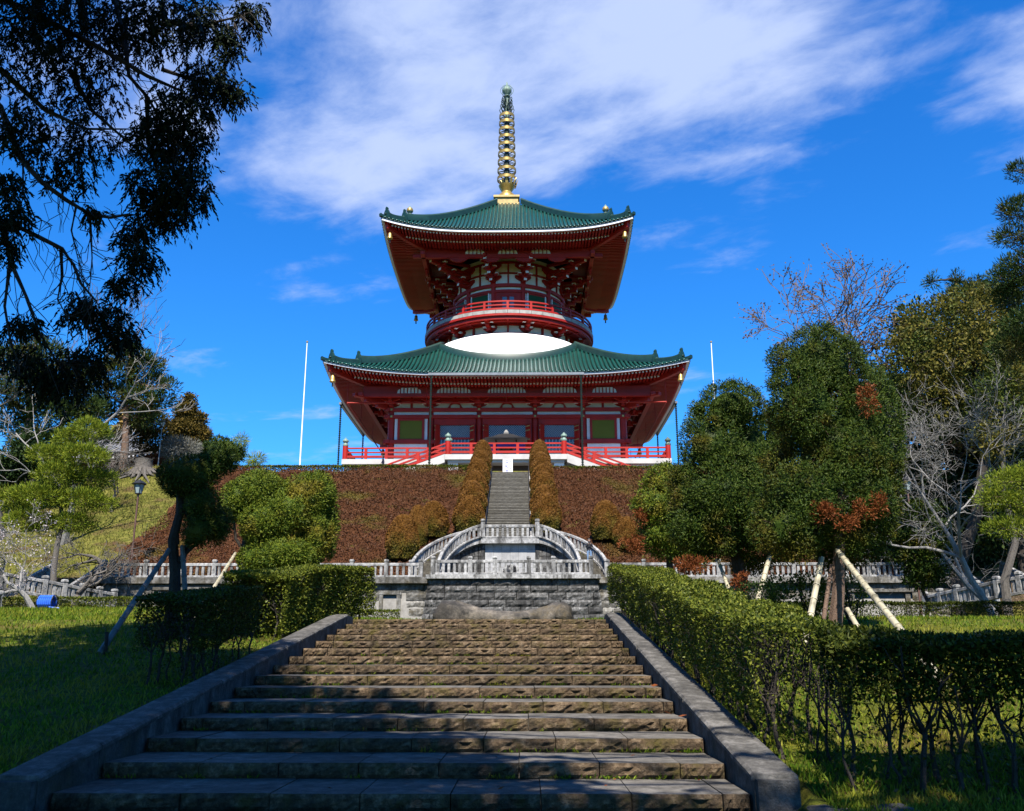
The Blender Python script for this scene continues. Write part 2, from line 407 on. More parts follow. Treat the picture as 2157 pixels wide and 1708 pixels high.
M['lawn'] = grassmat('lawn_turf', (.03,.04,.004), (.085,.1,.01), (.17,.165,.02), 4.5, (.12,.085,.024))
M['hillgrass'] = grassmat('dry_hill_grass', (.05,.06,.008), (.115,.115,.02), (.18,.16,.04), 1.6, (.085,.05,.026))
M['paving'] = stone('pale_plaza_paving', [(.13,.125,.115),(.18,.175,.165),(.23,.225,.215)], stain_amt=.3, scale=.7, streak=False, bump=.1, obj_var=0)
tag(mb.build('ground', [M['lawn'], M['paving'], M['hillgrass'], M['soil']], None, 'all'), kind='structure')

# ------------------------------------------------------------------ lower staircase of rough stones
def rough_block(name, ln, dp, ht, mats, seed, amp=.03, nx=9, nz=3, top=0, front=1, inset=.008):
    """block with origin at its lower left front corner; front (-y) face broken, edges slightly eased"""
    rg = random.Random(seed); mb = MB()
    def F(u, v):
        e = min(u, 1-u, v, 1-v)
        d = -amp*(rg.random()**.7)*1.25 if e > .001 else rg.random()*amp*.3
        return (inset+u*(ln-2*inset), d+amp*.2, inset*.5+v*(ht-inset))
    mb.grid(F, nx, nz, front)
    W = [(i/nx, 1) for i in range(nx+1)]
    fr = [mb.v[(nz)*(nx+1)+i] for i in range(nx+1)]
    b = mb.pts([(p[0], dp, ht) for p in fr]); o = nz*(nx+1)
    for i in range(nx): mb.face((o+i, o+i+1, b+i+1, b+i), top)
    x0, x1 = inset, ln-inset
    c = mb.pts([(x0, dp, 0), (x1, dp, 0)])
    l = [j*(nx+1) for j in range(nz+1)]; r = [j*(nx+1)+nx for j in range(nz+1)]
    mb.face(l + [b, c], front); mb.face(r[::-1] + [c+1, b+nx][::-1], front)
    mb.face((c, c+1, b+nx, b), front)
    return mb.mesh(name, mats)
stair = thing('stone_staircase', (SXC, SY1, 0), 'wide flight of rough brown stone steps rising from the foreground', 'staircase')
step_meshes = {}
SL = .826
def smesh(ln, v):
    k = (round(ln, 2), v)
    if k not in step_meshes: step_meshes[k] = rough_block('step_stone', ln, ST+.15, SR, [M['tread'], M['riser']], hash(k) % 9999, .034, 14, 4, inset=.005)
    return step_meshes[k]
for i in range(NST):
    y = SY1 + i*ST; z = i*SR; x = SXC-SW; off = [.45, .2, .7, .33, .58][i % 5]
    first = True
    x1 = SXC+SW
    if i == NST-1: x -= .12; x1 += .3
    while x < x1-.02:
        ln = SL*off if first else SL
        if x+ln > x1-.12: ln = x1-x
        first = False
        o = link('step_stone', smesh(ln, random.randrange(5)), stair, (x, y+random.uniform(-.012, .012), z+random.uniform(-.004, .004)))
        x += ln
mb = MB()
mb.hexa([(SXC-SW+.02, SY1+.15, -.4), (SXC+SW-.02, SY1+.15, -.4), (SXC+SW-.02, SY1+16.3, 1.9), (SXC-SW+.02, SY1+16.3, 1.9),
         (SXC-SW+.02, SY1+.15, -.02), (SXC+SW-.02, SY1+.15, -.02), (SXC+SW-.02, SY1+16.3, 2.1), (SXC-SW+.02, SY1+16.3, 2.1)])
mb.build('stair_core', M['core'], stair)
# sloping stone cheek walls either side
def cheek(sgn, y0, label):
    xi = SXC + sgn*(SW+.02); wdt = .38
    root = thing('stair_cheek_wall', (xi, y0, 0), label, 'wall')
    def line(y): return SR + (y-SY1)*SR/ST
    ysg = [y0]; 
    while ysg[-1] < 23.4: ysg.append(ysg[-1] + random.uniform(1.15, 1.4))
    for a, b in zip(ysg[:-1], ysg[1:]):
        z0, z1 = line(a)+.19, line(b)+.19
        j = [random.uniform(-.006, .006) for _ in range(4)]
        x0, x1 = (xi, xi+sgn*wdt)
        g = .005
        mbk = MB()
        h = .42
        mbk.hexa([(x0,a+g,z0-h),(x1,a+g,z0-h),(x1,b-g,z1-h),(x0,b-g,z1-h),
                  (x0,a+g,z0-.05+j[0]),(x1,a+g,z0-.05+j[1]),(x1,b-g,z1-.05+j[0]),(x0,b-g,z1-.05+j[1])])
        mbk.build('side_stone', M['cheek'], root)
        mb = MB(); e = .02
        nn = 6
        def sec(t):
            y = a+g+(b-a-2*g)*t; z = z0+(z1-z0)*t; q = random.uniform(-.008, .008)
            xa, xb = xi-sgn*(e+q), xi+sgn*(wdt+e)
            return [(xa, y, z-.047), (xb, y, z-.047), (xb, y, z-.008), (xb-sgn*.03, y, z+.012), (xa+sgn*.03, y, z+.012), (xa, y, z-.012+q)]
        mb.sweep([sec(k/nn) for k in range(nn+1)])
        mb.build('coping_stone', M['cheektop'], root)
    # blunt lower end block and the end piece that dips to the landing
    ze = line(y0)+.19
    MB().box(min(xi, xi+sgn*wdt)+.005, max(xi, xi+sgn*wdt)-.005, y0-.12, y0-.006, -.2, ze-.03).build('end_block', M['cheek'], root)
    yt = ysg[-1]; zt = line(yt)+.19; mb = MB()
    xa, xb = min(xi, xi+sgn*wdt), max(xi, xi+sgn*wdt)
    mb.sweep([[(xa, y, z0_), (xb, y, z0_), (xb, y, z1_), (xa, y, z1_)] for y, z0_, z1_ in ((yt+.006, zt-.5, zt), (yt+.7, zt-.6, zt-.02), (yt+1.2, zt-.6, zt-.14), (yt+1.9, zt-.6, zt-.32))])
    mb.build('end_stone', M['cheektop'], root)
cheek(-1, 9.0, 'sloping grey stone cheek wall along the left edge of the lower steps')
cheek(1, 9.1, 'sloping stone cheek wall under the hedge along the right edge of the lower steps')

# ------------------------------------------------------------------ terrace retaining walls
def block_wall(root, x0, x1, y, zb, hts, lens, mat, batter=0, seed=1, amp=.05, skip=None):
    rg = random.Random(seed); cache = {}; z = zb; n = len(hts)
    for r, h in enumerate(hts):
        ext = batter*(n-1-r); x = x0-ext; first = True; xe = x1+ext
        while x < xe-.05:
            ln = rg.choice(lens)*(rg.uniform(.4, .9) if first else 1); first = False
            ln = round(ln, 1)
            if x+ln > xe-.4: ln = xe-x
            v = rg.randrange(3); k = (round(ln, 2), round(h, 2), v)
            if not (skip and skip(x, x+ln, z, z+h)):
                if k not in cache: cache[k] = rough_block('wall_stone', ln, .6, h, [mat, mat], hash(k) % 99999, amp, 8, 3, inset=.018)
                link('wall_stone', cache[k], root, (x, y-ext*.5+rg.uniform(-.05, .04), z))
            x += ln
        z += h
cw = thing('terrace_wall', (-.72, 60.3, 3.6), 'projecting stained grey stone wall behind the boulder', 'wall')
block_wall(cw, -6.05, 4.62, 60.05, 3.2, [.46,.42,.44,.43,.45,.42,.43], [1.1,1.4,1.7,2.0], M['granite_dk'], .07, 3, .075)
MB().box(-6.22, 4.8, 59.78, 62.6, 6.255, 6.5).build('coping', M['granite'], cw)
MB().box(-5.9, 4.5, 60.5, 61.4, 3.0, 6.25).build('wall_core', M['core'], cw)
def wing(x0, x1, label, seed, door=None, niche=None):
    root = thing('terrace_wall', ((x0+x1)/2, 61.3, 3.6), label, 'wall')
    def skip(a, b, z0, z1):
        for q in (door, niche):
            if q and b > q[0]-.05 and a < q[1]+.05 and z1 > q[2]+.05 and z0 < q[3]-.05: return True
    block_wall(root, x0, x1, 61.3, 3.0, [.5,.48,.5,.52,.5,.55], [1.3,1.7,2.1], M['granite_lt'], 0, seed, .06, skip)
    MB().box(x0, x1, 60.98, 62.0, 6.06, 6.45).build('coping', M['granite_lt'], root)
    MB().box(x0, x1, 61.75, 62.1, 2.8, 6.05).build('wall_core', M['core'], root)
    if door:
        a, b, c, d = door
        f = MB(); f.box(a-.25, a, 61.2, 61.7, c, d+.02); f.box(b, b+.25, 61.2, 61.7, c, d+.02); f.box(a-.3, b+.3, 61.17, 61.7, d+.021, d+.26)
        f.build('door_frame', M['granite_lt'], root)
        for k in range(3):
            q = (b-a)/3; MB().box(a+k*q+.01, a+(k+1)*q-.01, 61.4, 61.5, c, d).build('door_leaf', M['greydoor'], root)
    if niche:
        a, b, c, d = niche
        f = MB(); f.box(a-.5, b+.5, 61.05, 61.7, d, d+.18); f.box(a-.3, a, 61.15, 61.7, c, d-.002); f.box(b, b+.3, 61.15, 61.7, c, d-.002)
        f.build('niche_frame', M['granite_lt'], root)
        MB().box(a, b, 61.5, 61.6, c, d-.002).build('niche_panel', M['greydoor'], root)
d0, d1 = at(806, 1290, 61.3), at(836, 1253, 61.3)
n0, n1 = at(338, 1270, 61.3), at(440, 1243, 61.3)
wing(-27.2, -5.95, 'pale mossy stone wall left of the projecting wall, below the left balustrade', 5, (d0.x, d1.x, 3.3, d1.z), (n0.x, n1.x, 3.3, n1.z))
n0, n1 = at(1800, 1270, 61.3), at(1905, 1247, 61.3)
wing(4.55, 27.2, 'dark mossy stone wall on the right below the right balustrade', 6, None, (n0.x, n1.x, 3.3, n1.z))

# ------------------------------------------------------------------ stone balustrades
post_me = {}
def post_mesh(h, w):
    k = (round(h, 2), round(w, 2))
    if k not in post_me:
        mb = MB(); a = w/2
        pr = [(a*1.0, 0), (a, h*.80), (a*.8, h*.815), (a*.8, h*.85), (a*1.08, h*.87), (a*1.08, h*.95), (a*.85, h*.985), (a*.45, h)]
        mb.sweep([[(-r,-r,z),(r,-r,z),(r,r,z),(-r,r,z)] for r, z in pr]); post_me[k] = mb.mesh('post', M['granite'])
    return post_me[k]
bal_me = {}
def bal_mesh(h):
    k = round(h, 2)
    if k not in bal_me:
        mb = MB(); mb.sweep([[(-r,-.07,z),(r,-.07,z),(r,.07,z),(-r,.07,z)] for r, z in ((.075,0),(.085,h*.3),(.085,h*.7),(.07,h))])
        bal_me[k] = mb.mesh('baluster', M['granite'])
    return bal_me[k]
def balustrade(path, label, posts=None, h=.93, ph=1.17, pw=.27, gap=.34, plinth=.14, spacing=None, endposts=True, group=None, postrot=0):
    """path: list of floor points; posts on path indices given, else on every point"""
    root = thing('stone_balustrade', path[0], label, 'balustrade', group)
    P = [Vector(p) for p in path]; idx = list(range(len(P))) if posts is None else posts
    for i in idx:
        d = P[min(i+1, len(P)-1)]-P[max(i-1, 0)]
        o = link('post', post_mesh(ph, pw), root, P[i]); o.rotation_euler = (0, 0, atan2(d.y, d.x))
    runs = []
    cuts = idx if idx else [0, len(P)-1]
    cuts = sorted(set([0, len(P)-1]+cuts))
    for a, b in zip(cuts[:-1], cuts[1:]):
        seg = P[a:b+1]
        def swp(w, z0, z1, name):
            mb = MB(); secs = []
            for k, p in enumerate(seg):
                d = seg[min(k+1, len(seg)-1)]-seg[max(k-1, 0)]; n = Vector((-d.y, d.x, 0)).normalized()
                t = Vector((d.x, d.y, 0)).normalized()*(pw*.4 if (a in idx and k == 0) else 0) - Vector((d.x, d.y, 0)).normalized()*(pw*.4 if (b in idx and k == len(seg)-1) else 0)
                q = p+t
                secs.append([q-n*w/2+Vector((0,0,z0)), q+n*w/2+Vector((0,0,z0)), q+n*w/2+Vector((0,0,z1-.03)), q+n*w*.3+Vector((0,0,z1)), q-n*w*.3+Vector((0,0,z1)), q-n*w/2+Vector((0,0,z1-.03))])
            mb.sweep(secs); mb.build(name, M['granite'], root)
        swp(.22, h-.17, h, 'rail'); swp(.26, -.02, plinth, 'plinth')
        L = sum((seg[k+1]-seg[k]).length for k in range(len(seg)-1)); n = max(1, int((L-pw)/gap)); 
        for q in range(n):
            s = pw/2 + (L-pw)*(q+.5)/n; k = 0
            while k < len(seg)-2 and s > (seg[k+1]-seg[k]).length: s -= (seg[k+1]-seg[k]).length; k += 1
            d = seg[k+1]-seg[k]; p = seg[k]+d.normalized()*s
            o = link('baluster', bal_mesh(h-.18-plinth), root, p+Vector((0,0,plinth))); o.rotation_euler = (0, 0, atan2(d.y, d.x))
    return root
balustrade([(x, 60.1, 6.5) for x in (-5.77, -3.42, -1.87, .28, 1.83, 4.2)], 'stone balustrade along the front of the projecting terrace, before the fountain panel')
balustrade([(x, 61.5, 6.45) for x in np.linspace(-26.8, -6.7, 10)], 'long stone balustrade on the left terrace wall, below the brown bank')
balustrade([(x, 61.5, 6.45) for x in np.linspace(5.3, 26.9, 10)], 'long stone balustrade on the right terrace wall, behind the topiary trees')
# horseshoe stairs up to the fountain landing
LX0, LX1, LY, LZ = -2.93, .93, 66.9, 9.74
for sg, xs0, nm in ((-1, LX0, 'left'), (1, LX1, 'right')):
    def arc(t, a, b): return (xs0+sg*a*sin(t*pi/2), 62.4+b*cos(t*pi/2), LZ-(LZ-6.5)*(.22*t+.78*(1-cos(t*pi/2))))
    n = 14
    inner = [arc(k/n, 2.75, 4.5) for k in range(n+1)]
    outer = [arc(k/n, 4.5, 6.3) for k in range(n+1)]
    balustrade(inner, 'inner curved stone balustrade of the %s horseshoe stair' % nm, [n], gap=.36, plinth=.1)
    balustrade(outer, 'outer curved stone balustrade of the %s horseshoe stair' % nm, [n], gap=.4, plinth=.1)
    st = thing('curved_stair', arc(.5, 3.6, 5.4), '%s curved stone stair sweeping up to the fountain landing' % nm, 'staircase')
    nst = 19
    for k in range(nst):
        t0, t1 = k/nst, (k+1)/nst; z = arc(t1, 1, 1)[2]
        P = []
        for zz in (z-.5, z):
            for (t, a, b) in ((t0, 2.9, 4.65), (t1, 2.9, 4.65), (t1, 4.35, 6.15), (t0, 4.35, 6.15)):
                p = arc(t, a, b); P.append((p[0], p[1], zz))
        MB().hexa(P).build('step', M['stairup'], st)
    mb = MB(); sec = []
    for k in range(n+1):
        p = arc(k/n, 2.75, 4.5); q = arc(k/n, 2.9, 4.65)
        sec.append([(p[0], p[1], p[2]-.42), (q[0], q[1], p[2]-.42), (q[0], q[1], p[2]-.03), (p[0], p[1], p[2]-.03)])
    mb.sweep(sec); mb.build('stringer', M['granite'], st)
    for k in range(n):
        t0, t1 = k/n, (k+1)/n; a0, a1 = arc(t0, 2.55, 4.72), arc(t1, 2.55, 4.72)
        z1 = min(a0[2], a1[2])-.4; zz = 6.3
        while zz < z1-.05:
            ze = min(zz+.42, max(a0[2], a1[2])-.4)
            mbk = MB(); j = random.uniform(-.05, .05)
            b0, b1 = arc(t0+.004, 2.85+j, 4.85), arc(t1-.004, 2.85+j, 4.85); c0, c1 = arc(t0, 3.3, 5.2), arc(t1, 3.3, 5.2)
            mbk.hexa([(b0[0],b0[1],zz+.01),(b1[0],b1[1],zz+.01),(c1[0],c1[1],zz+.01),(c0[0],c0[1],zz+.01),(b0[0],b0[1],ze-.01),(b1[0],b1[1],ze-.01),(c1[0],c1[1],ze-.01),(c0[0],c0[1],ze-.01)])
            mbk.build('infill_stone', M['granite_dk'], st); zz += .42
fl = thing('fountain_landing', ((LX0+LX1)/2, LY+.5, 9.3), 'stone landing slab above the pale fountain panel', 'landing')
MB().box(LX0-.12, LX1+.12, LY-.22, LY+2.2, 9.27, 9.58).build('slab', M['granite'], fl)
MB().box(LX0-.02, LX1+.02, LY-.12, LY+2.2, 9.58, 9.72).build('upper_slab', M['granite'], fl)
for xx in (LX0-.1, LX1-.12):
    MB().box(xx, xx+.22, LY+.12, LY+1.9, 6.4, 9.26).build('side_pier', M['granite_dk'], fl)
balustrade([(LX0, LY, 9.72), (LX1, LY, 9.72)], 'straight stone balustrade across the landing above the fountain panel', None, .88, 1.3, .3, .35, .06)
fp = thing('wall_fountain', ((LX0+LX1)/2, LY+.3, 6.5), 'pale marble fountain panel under the landing', 'fountain')
pw = (LX1-LX0-.3)/6
for r, (a, b) in enumerate(((6.45, 7.6), (7.6, 8.85), (8.85, 9.26))):
    for c in range(6):
        x0 = LX0+.15+c*pw
        MB().box(x0+.006, x0+pw-.006, LY+.22+random.uniform(0, .012), LY+.4, a+.006, b-.006).build('marble_slab', M['marble'], fp)
MB().box(LX0+.13, LX1-.13, LY+.41, LY+.6, 6.4, 9.26).build('backing', M['core'], fp)
ls = thing('fountain_spout', (-1.0, LY-.05, 7.25), 'dark bronze lion head spout on the marble panel', 'fountain spout')
mb = MB(); mb.lathe([(.1,-.32),(.3,-.25),(.4,0),(.36,.22),(.2,.36),(.05,.4)], (-1.0, LY+.05, 7.3), 14, sy=.7); mb.build('head', M['dark'], ls, True)
mb = MB(); mb.lathe([(.08,-.16),(.2,-.1),(.19,.05),(.08,.1)], (-1.0, LY-.24, 7.2), 10); mb.build('muzzle', M['dark'], ls, True)
for sx in (-1, 1):
    MB().lathe([(.09,-.08),(.12,0),(.03,.12)], (-1.0+sx*.3, LY, 7.62), 8).build('ear', M['dark'], ls, True)
for k in range(9):
    a = pi*(k/8); MB().lathe([(.04,-.1),(.12,0),(.04,.1)], (-1.0+.42*cos(a), LY+.1, 7.3+.4*sin(a)), 7).build('mane_curl', M['dark'], ls, True)
# upper stair from the landing to the plaza
us = thing('upper_staircase', (-1.25, 76, 14), 'straight pale stone stair between the clipped shrubs, climbing to the pagoda', 'staircase')
UY0, UY1, UZ0, UZ1, UN = 69.1, 84.3, 9.72, 17.75, 45
me = MB().box(-1.62, 1.62, 0, .8, -.35, 0).mesh('step', M['stairup']); me2 = MB().box(-1.64, 1.64, -.03, .3, -.05, .003).mesh('nosing', M['nosing'])
for k in range(UN):
    y = UY0+(UY1-UY0)*k/UN; z = UZ0+(UZ1-UZ0)*(k+1)/UN
    s = link('step', me, us, (-1.25, y, z)); link('nosing', me2, s, None).location = (0, 0, 0)
for sx in (-1, 1):
    x = -1.25+sx*1.82
    mb = MB(); mb.sweep([[(x-.17,y,z-.6),(x+.17,y,z-.6),(x+.17,y,z+.16),(x-.17,y,z+.16)] for y, z in ((UY0,UZ0),(UY1,UZ1),(UY1+1.5,UZ1))]); mb.build('kerb', M['granite'], us)
    hr = thing('handrail', (-1.25+sx*1.68, UY0, UZ0), 'thin black metal handrail on the %s side of the upper stair' % ('left' if sx < 0 else 'right'), 'handrail')
    xx = -1.25+sx*1.66
    MB().tube([(xx, UY0, UZ0+.95), (xx, UY1, UZ1+.95)], .035).build('rail', M['dark'], hr)
    MB().tube([(xx, UY0, UZ0+.55), (xx, UY1, UZ1+.55)], .025).build('rail', M['dark'], hr)
    for k in range(8):
        t = k/7; MB().tube([(xx, UY0+(UY1-UY0)*t, UZ0+(UZ1-UZ0)*t-.05), (xx, UY0+(UY1-UY0)*t, UZ0+(UZ1-UZ0)*t+.95)], .03).build('post', M['dark'], hr)
# flights at both ends of the terrace
for sg, nm in ((-1, 'left'), (1, 'right')):
    es = thing('end_staircase', (sg*28.9, 58.5, 4.6), 'low flight of brown steps at the far %s end of the terrace' % nm, 'staircase')
    n = 14
    for k in range(n):
        y = 55.6+5.9*k/n; z = 4.2+2.25*(k+1)/n
        MB().box(sg*28.9-1.5, sg*28.9+1.5, y, y+1.0, z-.5, z).build('step', M['riser'], es)
    for q, wh in ((27.25, 'inner'), (30.6, 'outer')):
        balustrade([(sg*q, 61.4, 6.45), (sg*q, 58.6, 5.4), (sg*q, 55.8, 4.3)], '%s sloping stone balustrade of the end steps on the %s' % (wh, nm), [0, 2], plinth=.2)
LF = [(3,1195,51.5),(50,1204,52.5),(96,1212,53.5),(137,1220,54.5),(175,1228,55.5),(211,1235,56.5),(242,1240,57.4)]
balustrade([at(a, b, c)-Vector((0,0,1.17)) for a, b, c in LF], 'low stone fence descending beyond the hedge at the far left of the lawn', gap=.3)
RF = [(2180,1196,49),(2145,1203,50),(2098,1213,51.3),(2056,1222,52.7),(2014,1231,54.2),(1979,1239,55.6),(1948,1246,57)]
balustrade([at(a, b, c)-Vector((0,0,1.17)) for a, b, c in RF], 'low stone fence descending beyond the hedge at the far right of the lawn', gap=.3)
# long reclining boulder
bl = MB()
B0 = 36.0
prof = [(915,1302,1288),(930,1302,1268),(960,1302,1267),(990,1303,1275),(1020,1303,1285),(1050,1304,1290),(1080,1304,1291),(1110,1304,1289),(1140,1304,1282),(1170,1304,1272),(1188,1304,1270),(1200,1303,1280),(1206,1303,1298)]
secs = []
rg = random.Random(4)
fine = []
for (a, b) in zip(prof[:-1], prof[1:]):
    for t in (0, .5): fine.append(tuple(a[i]+(b[i]-a[i])*t for i in range(3)))
fine.append(prof[-1])
for k, (px, yb, yt) in enumerate(fine):
    p = at(px, yt-4, B0); zb = ground_z(p.x, B0)-.25; h = p.z-zb; t = k/(len(fine)-1); dpt = .62*(.35+.65*sin(pi*min(1, max(.04, t)))**.4)*(1+.25*sin(t*17))
    ring = []
    for j in range(16):
        a = 2*pi*j/16+.15*sin(t*9); cx = cos(a); sz = sin(a)
        q = 1+.1*sin(3*a+t*21)+.07*sin(5*a-t*33)+rg.uniform(-.05, .05)
        ring.append((p.x+.06*sin(4*a+t*15), B0+.4+.12*sin(t*11)+dpt*cx*q, zb+h*(.5+.5*(abs(sz)**.8*(1 if sz > 0 else -1)))*(1+.03*rg.uniform(-1, 1))))
    secs.append(ring)
bl.sweep(secs)
tag(bl.build('boulder', M['boulder'], None, 'all'), 'long low boulder with two humps lying before the stained terrace wall', 'boulder')

# rough edging stone at the foot of the right cheek wall
mb = MB(); secs = []; rg = random.Random(8)
for k in range(13):
    t = k/12; x = 2.35+1.55*t; h = .17*(sin(pi*min(1, .08+t*.92))**.5)*(1-.35*t)*(1+.2*sin(t*14)); secs.append([(x+rg.uniform(-.02, .02), 8.82+.24*cos(a)*(1+.15*sin(3*a+t*12)), -.03+h*(.5+.5*sin(a))*(1+rg.uniform(-.08, .08))) for a in [2*pi*j/12 for j in range(12)]])
mb.sweep(secs); tag(mb.build('edging_stone', M['cheek'], None, 'all'), 'low rough edging stone at the foot of the right cheek wall', 'stone')
# ------------------------------------------------------------------ the pagoda
PX, PY = -1.95, 120.
pag = thing('pagoda', (PX, PY, 19.15), 'tall vermilion two-storey pagoda with green tiled roofs, white dome and gilt spire', 'pagoda')
def RT(k):
    c, s = [(1,0),(0,1),(-1,0),(0,-1)][k]
    return lambda p: (PX+c*p[0]-s*p[1], PY+s*p[0]+c*p[1], p[2])
def RA(a):
    c, s = cos(a), sin(a)
    return lambda p: (PX+c*p[0]-s*p[1], PY+s*p[0]+c*p[1], p[2])
class Roof:
    def __init__(s, half, top, z0, a, b, lift, zb): s.half=half; s.top=top; s.z0=z0; s.a=a; s.b=b; s.lf=lift; s.zb=zb
    def lift(s, x, m): return s.lf*min(1, abs(x)/max(m, .01))**3.2*(m/s.half)**4
    def z(s, x, m):
        q = s.half-m; return s.z0+s.a*q+s.b*q*q+s.lift(x, m)
    def soff(s, x, m): return s.zb+s.lift(x, m)
LOW = Roof(20.4, 8.5, 32.0, .36, .018, 1.6, 31.62)
UPP = Roof(15.35, 1.8, 51.85, .56, .0145, 1.72, 51.34)
def make_roof(R, circ, nm):
    rows = [j*.48 for j in range(-int((R.half-.15)/.48), int((R.half-.15)/.48)+1)]
    for k in range(4):
        T = RT(k)
        mb = MB(T)
        def F(u, v):
            m = R.half+.02-(R.half-R.top)*v; x = (2*u-1)*m; return (x, -m, R.z(x, m)-.2)
        mb.grid(F, 36, 14); mb.build('roof_slope', M['ridge'], pag, True)  # darker than the tile rows, valley shade is put into the colour
        stuff = MB(T)
        for x in rows:
            mt = max(abs(x)+.1, R.top)
            if circ and abs(x) < circ: mt = max(mt, sqrt(circ*circ-x*x)-.1)
            if R.half-mt < .3: continue
            n = 8 if k == 0 else 6; secs = []
            for i in range(n+1):
                m = R.half+.1-(R.half+.1-mt)*i/n; z = R.z(x, min(m, R.half))-.06; r = .17
                secs.append([(x+r*cos(a), -m, z+r*1.05*sin(a)) for a in (-.15, pi*.25, pi*.5, pi*.75, pi+.15)])
            if k == 0: MB(T).sweep(secs).build('tile_row', M['tile'], pag, 'all')
            else: stuff.sweep(secs)
        if k: tag(stuff.build('tile_rows', M['tile'], pag, 'all'), kind='stuff')
        # eave edge: tile lip, white fascia, red board
        nn = 40
        def strip(mo, mi_, zt, zb_, name, mat):
            secs = []
            for i in range(nn+1):
                x = (2*i/nn-1); xo = x*mo; xi = x*mi_; zz = R.lift(xo*.999, mo)
                secs.append([(xo, -mo, zt+zz), (xo, -mo, zb_+zz), (xi, -mi_, zb_+zz), (xi, -mi_, zt+zz)])
            MB(T).sweep(secs).build(name, mat, pag)
        e = R.half
        strip(e, e-.3, R.z0-.02, R.z0-.12, 'eave_lip', M['ridge'])
        strip(e-.05, e-.35, R.z0-.122, R.zb+.05, 'eave_fascia', M['fascia'])
        strip(e-.36, e-.66, R.zb+.18, R.zb+.06, 'eave_board', M['red'])
        min_ = 8.6 if R is UPP else 13.6; mr2 = 10.62 if R is UPP else 16.7
        mb = MB(T)
        def S(u, v):
            m = e-.5-(e-.5-min_)*v; x = (2*u-1)*m; return (x, -m, R.soff(x, m)+.24+(.0 if R is LOW else .0))
        mb.grid(S, 36, 8); mb.build('soffit', M['red'], pag, True)
        r1 = MB(T); r2 = MB(T); n = int((e-.8)/.39)
        for j in range(-n, n+1):
            x = j*.39
            m0 = e-.6; m1 = max(e-2.75, abs(x)+.15)
            if m1 < m0-.2:
                P = []
                for dz0, dz1 in ((-.12, .12),):
                    za, zb_ = R.soff(x, m0), R.soff(x, m1)
                    r1.hexa([(x-.085,-m0,za+dz0),(x+.085,-m0,za+dz0),(x+.085,-m1,zb_+dz0),(x-.085,-m1,zb_+dz0),(x-.085,-m0,za+dz1),(x+.085,-m0,za+dz1),(x+.085,-m1,zb_+dz1),(x-.085,-m1,zb_+dz1)], 0, None, 1)
            m0 = e-2.45; m1 = max(mr2, abs(x)+.2)
            if m1 < m0-.2:
                za, zb_ = R.soff(x, m0)-.3, R.soff(x, m1)-.3
                r2.hexa([(x-.1,-m0,za),(x+.1,-m0,za),(x+.1,-m1,zb_),(x-.1,-m1,zb_),(x-.1,-m0,za+.26),(x+.1,-m0,za+.26),(x+.1,-m1,zb_+.26),(x-.1,-m1,zb_+.26)], 0, None, 1)
        tag(r1.build('flying_rafters', [M['red'], M['white']], pag), kind='stuff')
        tag(r2.build('base_rafters', [M['red'], M['white']], pag), kind='stuff')
        strip(e-2.52, e-2.75, R.zb-.02, R.zb-.1, 'rafter_board', M['red'])
    # hips: ridges on the top, hip rafters below
    for k in range(4):
        T = RA(k*pi/2+pi/4)
        d = lambda m: (0, -m*sqrt(2))
        def ridge(ma, mb_, h, w, name, tip):
            secs = []; n = 12
            for i in range(n+1):
                m = ma+(mb_-ma)*i/n; z = R.z(m, m)+tip*((i/n)**6); y = -m*sqrt(2)
                secs.append([(-w, y, z-.15), (w, y, z-.15), (w*1.15, y, z+h*.75), (w*.7, y, z+h), (-w*.7, y, z+h), (-w*1.15, y, z+h*.75)])
            return MB(T).sweep(secs).build(name, M['ridge'], pag, True)
        mt = R.top; m1 = R.half*.83; m2 = R.half*.955
        ridge(mt, m1, .78, .3, 'hip_ridge', .15); ridge(m1+.05, m2, .5, .26, 'hip_ridge', .25); ridge(m2+.02, R.half+.12, .22, .2, 'hip_ridge', .12)
        for mm, hh in ((m1, .95), (m2, .85)):
            z = R.z(mm, mm); y = -mm*sqrt(2)-.02
            prof = [(-.42, -.15), (.42, -.15), (.46, hh*.6), (.3, hh), (.14, hh+.16), (.16, hh+.34), (0, hh+.55), (-.16, hh+.34), (-.14, hh+.16), (-.3, hh), (-.46, hh*.6)]
            o = MB(T).poly(prof, lambda u, v: (u, y-.28, z+v), lambda u, v: (u, y, z+v)).build('ridge_end_tile', M['ridge'], pag)
            MB(T).lathe([(.1,-.1),(.16,0),(.1,.1)], (0, y-.33, z+.4), 8).build('boss', M['ridge'], o)
        if R is UPP:
            mm = R.half*.80; z = R.z(mm, mm)+.75; y = -mm*sqrt(2)
            o = MB(T).lathe([(.3,0),(.34,.1),(.2,.2),(.22,.34),(.36,.42),(.42,.66),(.36,.9),(.18,1.08),(.05,1.3)], (0, y, z), 12).build('ridge_jewel', M['verdigris'], pag, True)
            MB(T).lathe([(.41,.5),(.43,.66),(.38,.86),(.2,1.05)], (0, y, z), 12).build('gilt_cap', M['gold'], o, True)
        m0, m3 = (13.4 if R is LOW else 9.), R.half-.6
        secs = []
        for i in range(9):
            m = m0+(m3-m0)*i/8; z = R.soff(m, m); y = -m*sqrt(2)
            secs.append([(-.24,y,z-.62),(.24,y,z-.62),(.24,y,z+.2),(-.24,y,z+.2)])
        MB(T).sweep(secs).build('hip_rafter', M['red'], pag)
        m = R.half-1.0; z = R.soff(m, m)-.62; y = -m*sqrt(2)
        mb = MB(T); mb.lathe([(.34,-1.05),(.36,-1.0),(.26,-.72),(.24,-.35),(.1,-.2),(.04,-.1),(.04,0)], (0, y, z), 12)
        bell = mb.build('wind_bell', M['gold'], pag, True)
